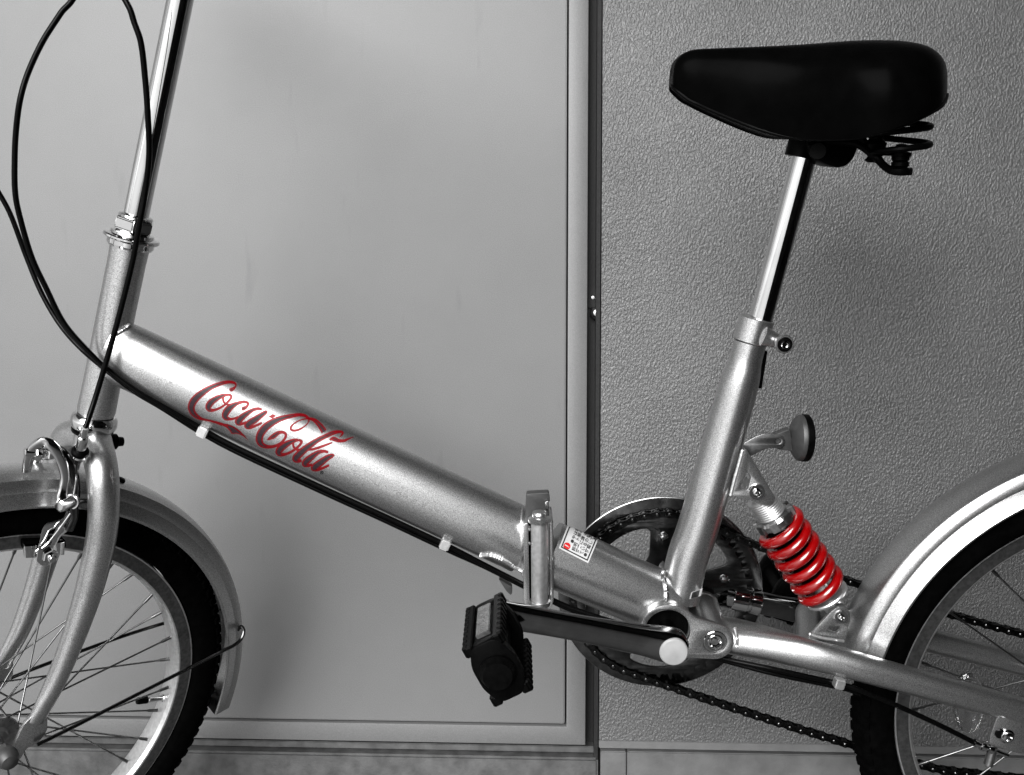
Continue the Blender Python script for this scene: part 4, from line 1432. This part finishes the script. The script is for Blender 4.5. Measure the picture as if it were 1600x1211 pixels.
# C
letter([[(795, 308, 20), (815, 297, 46), (850, 278, 40), (880, 252, 18), (893, 222, 13), (880, 195, 20), (835, 175, 30), (760, 173, 38), (680, 190, 46), (600, 217, 58), (500, 258, 74), (400, 315, 88), (300, 392, 100), (225, 475, 106), (192, 560, 98), (210, 640, 80), (262, 700, 58), (330, 742, 36), (400, 763, 20), (500, 785, 18), (600, 812, 24), (680, 838, 34)]], TA,
       polys=[[(640, 815), (760, 832), (860, 870), (950, 930), (1030, 1010), (1105, 1110), (1060, 1062), (1010, 1025), (950, 995), (900, 982), (830, 988), (800, 940), (740, 882), (640, 838)]],
       inner_polys=[[(770, 852), (850, 885), (930, 940), (985, 990), (940, 975), (900, 965), (842, 968), (812, 920), (775, 880)]])
# o
letter([[(770, 372, 28), (690, 385, 52), (585, 432, 78), (495, 500, 92), (462, 565, 88), (485, 610, 52), (555, 612, 32), (640, 580, 24), (715, 532, 22), (780, 470, 26), (822, 412, 28), (805, 378, 28), (765, 371, 24)],
        [(700, 400, 20), (692, 440, 20), (705, 485, 20), (745, 520, 22), (800, 527, 20), (850, 515, 22)]], TA)
# c
letter([[(985, 590, 30), (1012, 588, 52), (1055, 565, 36), (1083, 535, 26), (1080, 500, 28), (1020, 484, 34), (930, 503, 44), (850, 540, 72), (775, 600, 98), (728, 675, 98), (735, 730, 74), (795, 755, 36), (870, 745, 22), (930, 720, 20)]], TA)
# a
letter([[(1305, 605, 22), (1250, 592, 34), (1165, 610, 46), (1070, 665, 68), (975, 740, 92), (930, 795, 92), (945, 828, 54), (1005, 826, 30), (1060, 800, 20)],
        [(1395, 642, 10), (1362, 650, 50), (1300, 690, 72), (1200, 762, 94), (1112, 820, 100), (1072, 862, 84), (1115, 888, 42), (1200, 862, 28), (1290, 822, 22), (1308, 815, 12)]], TA)
hy_ = letter([], TB, polys=[[(272, 200), (340, 160), (390, 186), (335, 226)]])
hy_.name = 'hyphen'
# C
letter([[(258, 542, 4), (300, 515, 36), (355, 483, 62), (415, 440, 48), (470, 425, 32), (518, 440, 28), (533, 480, 26), (505, 540, 24), (445, 595, 26), (365, 632, 30), (270, 640, 38), (190, 615, 62), (148, 560, 88), (150, 480, 100), (200, 392, 104), (290, 310, 98), (400, 250, 82), (510, 213, 60), (620, 188, 46), (720, 172, 36), (800, 180, 30), (850, 207, 24), (872, 240, 14), (855, 295, 10), (795, 350, 13), (720, 390, 20), (650, 403, 22), (606, 380, 20), (620, 332, 18), (680, 282, 12), (760, 246, 10), (830, 230, 12), (900, 230, 26), (960, 258, 42), (1010, 302, 54), (1060, 365, 68), (1096, 420, 74)]], TB)
# o
letter([[(720, 540, 28), (645, 553, 52), (545, 600, 80), (455, 668, 94), (428, 725, 80), (468, 755, 42), (540, 745, 28), (620, 710, 24), (690, 660, 22), (748, 602, 26), (762, 562, 28), (720, 538, 26)],
        [(645, 575, 20), (640, 610, 18), (655, 650, 20), (690, 680, 22), (745, 685, 18)]], TB)
# l
letter([[(1322, 502, 6), (1355, 465, 13), (1368, 430, 16), (1310, 420, 30), (1220, 440, 46), (1110, 490, 52), (1000, 545, 64), (900, 610, 76), (800, 688, 92), (720, 760, 100), (678, 815, 90), (708, 850, 42), (765, 843, 26)],
        [(850, 690, 14), (960, 670, 24), (1080, 630, 24), (1215, 578, 12)],
        [(1172, 537, 8), (1235, 525, 50), (1310, 552, 40), (1390, 552, 28), (1450, 527, 14), (1527, 498, 4)]], TB)
# a
letter([[(1155, 722, 22), (1090, 706, 34), (1005, 725, 52), (915, 788, 80), (835, 855, 90), (812, 898, 66), (870, 915, 32), (920, 900, 20)],
        [(1250, 766, 6), (1215, 770, 50), (1150, 800, 74), (1060, 862, 92), (970, 930, 100), (942, 960, 66), (1000, 977, 34), (1080, 952, 24), (1160, 915, 20), (1172, 910, 6)]], TB)
rg_ = letter([[(1062 + 22 * math.cos(a), 1018 + 22 * math.sin(a), 6) for a in [2 * math.pi * i / 12 for i in range(13)]],
              [(1052, 1026, 5), (1060, 1010, 5), (1070, 1012, 5), (1062, 1020, 5), (1072, 1028, 5)]], TB)
rg_.name = 'registered_mark'
rg_.data.materials[0] = M['ink']

# small dark label at the foot of the seat tube
bvT = bvh_of(seatt)
for off_, mat_, sc_ in ((0.0003, 'white', 1.0), (0.0006, 'ink', 0.86)):
    bm = bmesh.new()
    pl_ = [(1077, 936), (1080, 925), (1098, 919), (1095, 931)]
    cx_, cy_ = 1090, 928
    pl_ = [(cx_ + (a - cx_) * sc_, cy_ + (c_ - cy_) * sc_) for a, c_ in pl_]
    g_ = []
    for i in range(5):
        A_ = V(pl_[0]).lerp(V(pl_[3]), i / 4)
        B_ = V(pl_[1]).lerp(V(pl_[2]), i / 4)
        g_.append((bm.verts.new(hit(bvT, A_.x, A_.y, off_)), bm.verts.new(hit(bvT, B_.x, B_.y, off_))))
    for i in range(4):
        bm.faces.new((g_[i][0], g_[i + 1][0], g_[i + 1][1], g_[i][1]))
    link('frame_label', bm_mesh(bm, 'label', False), mat_, frm)

# ---------------------------------------------------------------- warning sticker
stk = grp('warning_sticker', label='white warning sticker with Japanese text and red mark')
bvS = bvh_of(mainB)
cBL, cBR, cTR, cTL = V((873, 856.5)), V((919, 880)), V((935, 842)), V((887.5, 820))


def SP(u, v):
    a = cBL.lerp(cBR, u)
    c_ = cTL.lerp(cTR, u)
    return a.lerp(c_, v)


def sgrid(name, u0, u1, v0, v1, off, mat, nu=8, nv=8):
    bm = bmesh.new()
    g_ = [[bm.verts.new(hit(bvS, *SP(u0 + (u1 - u0) * i / nu, v0 + (v1 - v0) * j / nv), off)) for j in range(nv + 1)] for i in range(nu + 1)]
    for i in range(nu):
        for j in range(nv):
            bm.faces.new((g_[i][j], g_[i + 1][j], g_[i + 1][j + 1], g_[i][j + 1]))
    return link(name, bm_mesh(bm, name, False), mat, stk)


sgrid('sticker_sheet', 0, 1, 0, 1, 0.0002, 'white', 14, 14)
for u0, u1, v0, v1 in ((.045, .085, .06, 1), (.915, .955, .06, 1), (.085, .915, .06, .11)):
    sgrid('sticker_border', u0, u1, v0, v1, 0.0004, 'ink', 8, 10)


def disc(u, v, r_, off, mat, name):
    bm = bmesh.new()
    cpx_ = SP(u, v)
    c_ = bm.verts.new(hit(bvS, *cpx_, off))
    rg2 = [bm.verts.new(hit(bvS, cpx_.x + r_ * math.cos(a), cpx_.y + r_ * math.sin(a), off)) for a in [2 * math.pi * i / 20 for i in range(20)]]
    for i in range(20):
        bm.faces.new((c_, rg2[i], rg2[(i + 1) % 20]))
    return link(name, bm_mesh(bm, name, False), mat, stk)


disc(.205, .215, 5.6, 0.0004, 'ink_red', 'warning_mark')
# exclamation bar
bm = bmesh.new()
for (u_, v_), (u2_, v2_), w_ in (((.13, .225), (.235, .215), 1.6), ((.255, .213), (.275, .211), 1.6)):
    a, c_ = SP(u_, v_), SP(u2_, v2_)
    d_ = (c_ - a).normalized()
    n_ = V((-d_.y, d_.x)) * w_ / 2
    bm.faces.new([bm.verts.new(hit(bvS, *(p_), 0.0006)) for p_ in (a + n_, c_ + n_, c_ - n_, a - n_)])
link('exclamation_mark', bm_mesh(bm, 'bar', False), 'white', stk, flat=True)


def text_line(body, u, v0, size_px):
    """characters run from the bottom edge upwards, tops to the left"""
    cu = bpy.data.curves.new('t', 'FONT')
    cu.offset = 0.018
    cu.body = body
    cu.size = 1.0
    cu.space_character = 1.08
    cu.resolution_u = 3

    ob = bpy.data.objects.new('t', cu)
    COL.objects.link(ob)
    bpy.context.view_layer.update()
    me = bpy.data.meshes.new_from_object(ob.evaluated_get(bpy.context.evaluated_depsgraph_get()))
    bpy.data.objects.remove(ob)
    bpy.data.curves.remove(cu)
    o0 = SP(u, v0)
    run = (SP(u, 1.0) - SP(u, 0.0)).normalized()
    up = -(SP(1, 0) - SP(0, 0)).normalized()
    for v in me.vertices:
        p_ = o0 + run * (v.co.x * size_px) + up * (v.co.y * size_px)
        if SP(0, 1).y > 0:
            v.co = hit(bvS, p_.x, p_.y, 0.0006)
    return link('sticker_text', me, 'ink', stk, flat=True)


try:
    text_line('●やは前', .345, .40, 6.6)
    text_line('説明 ト部の', .47, .16, 6.6)
    text_line('確実に締って', .605, .16, 6.6)
    text_line('ているのを確', .735, .16, 6.6)
    text_line('●確認してくだ', .865, .16, 6.6)
except Exception as ex_:
    print('text', ex_)
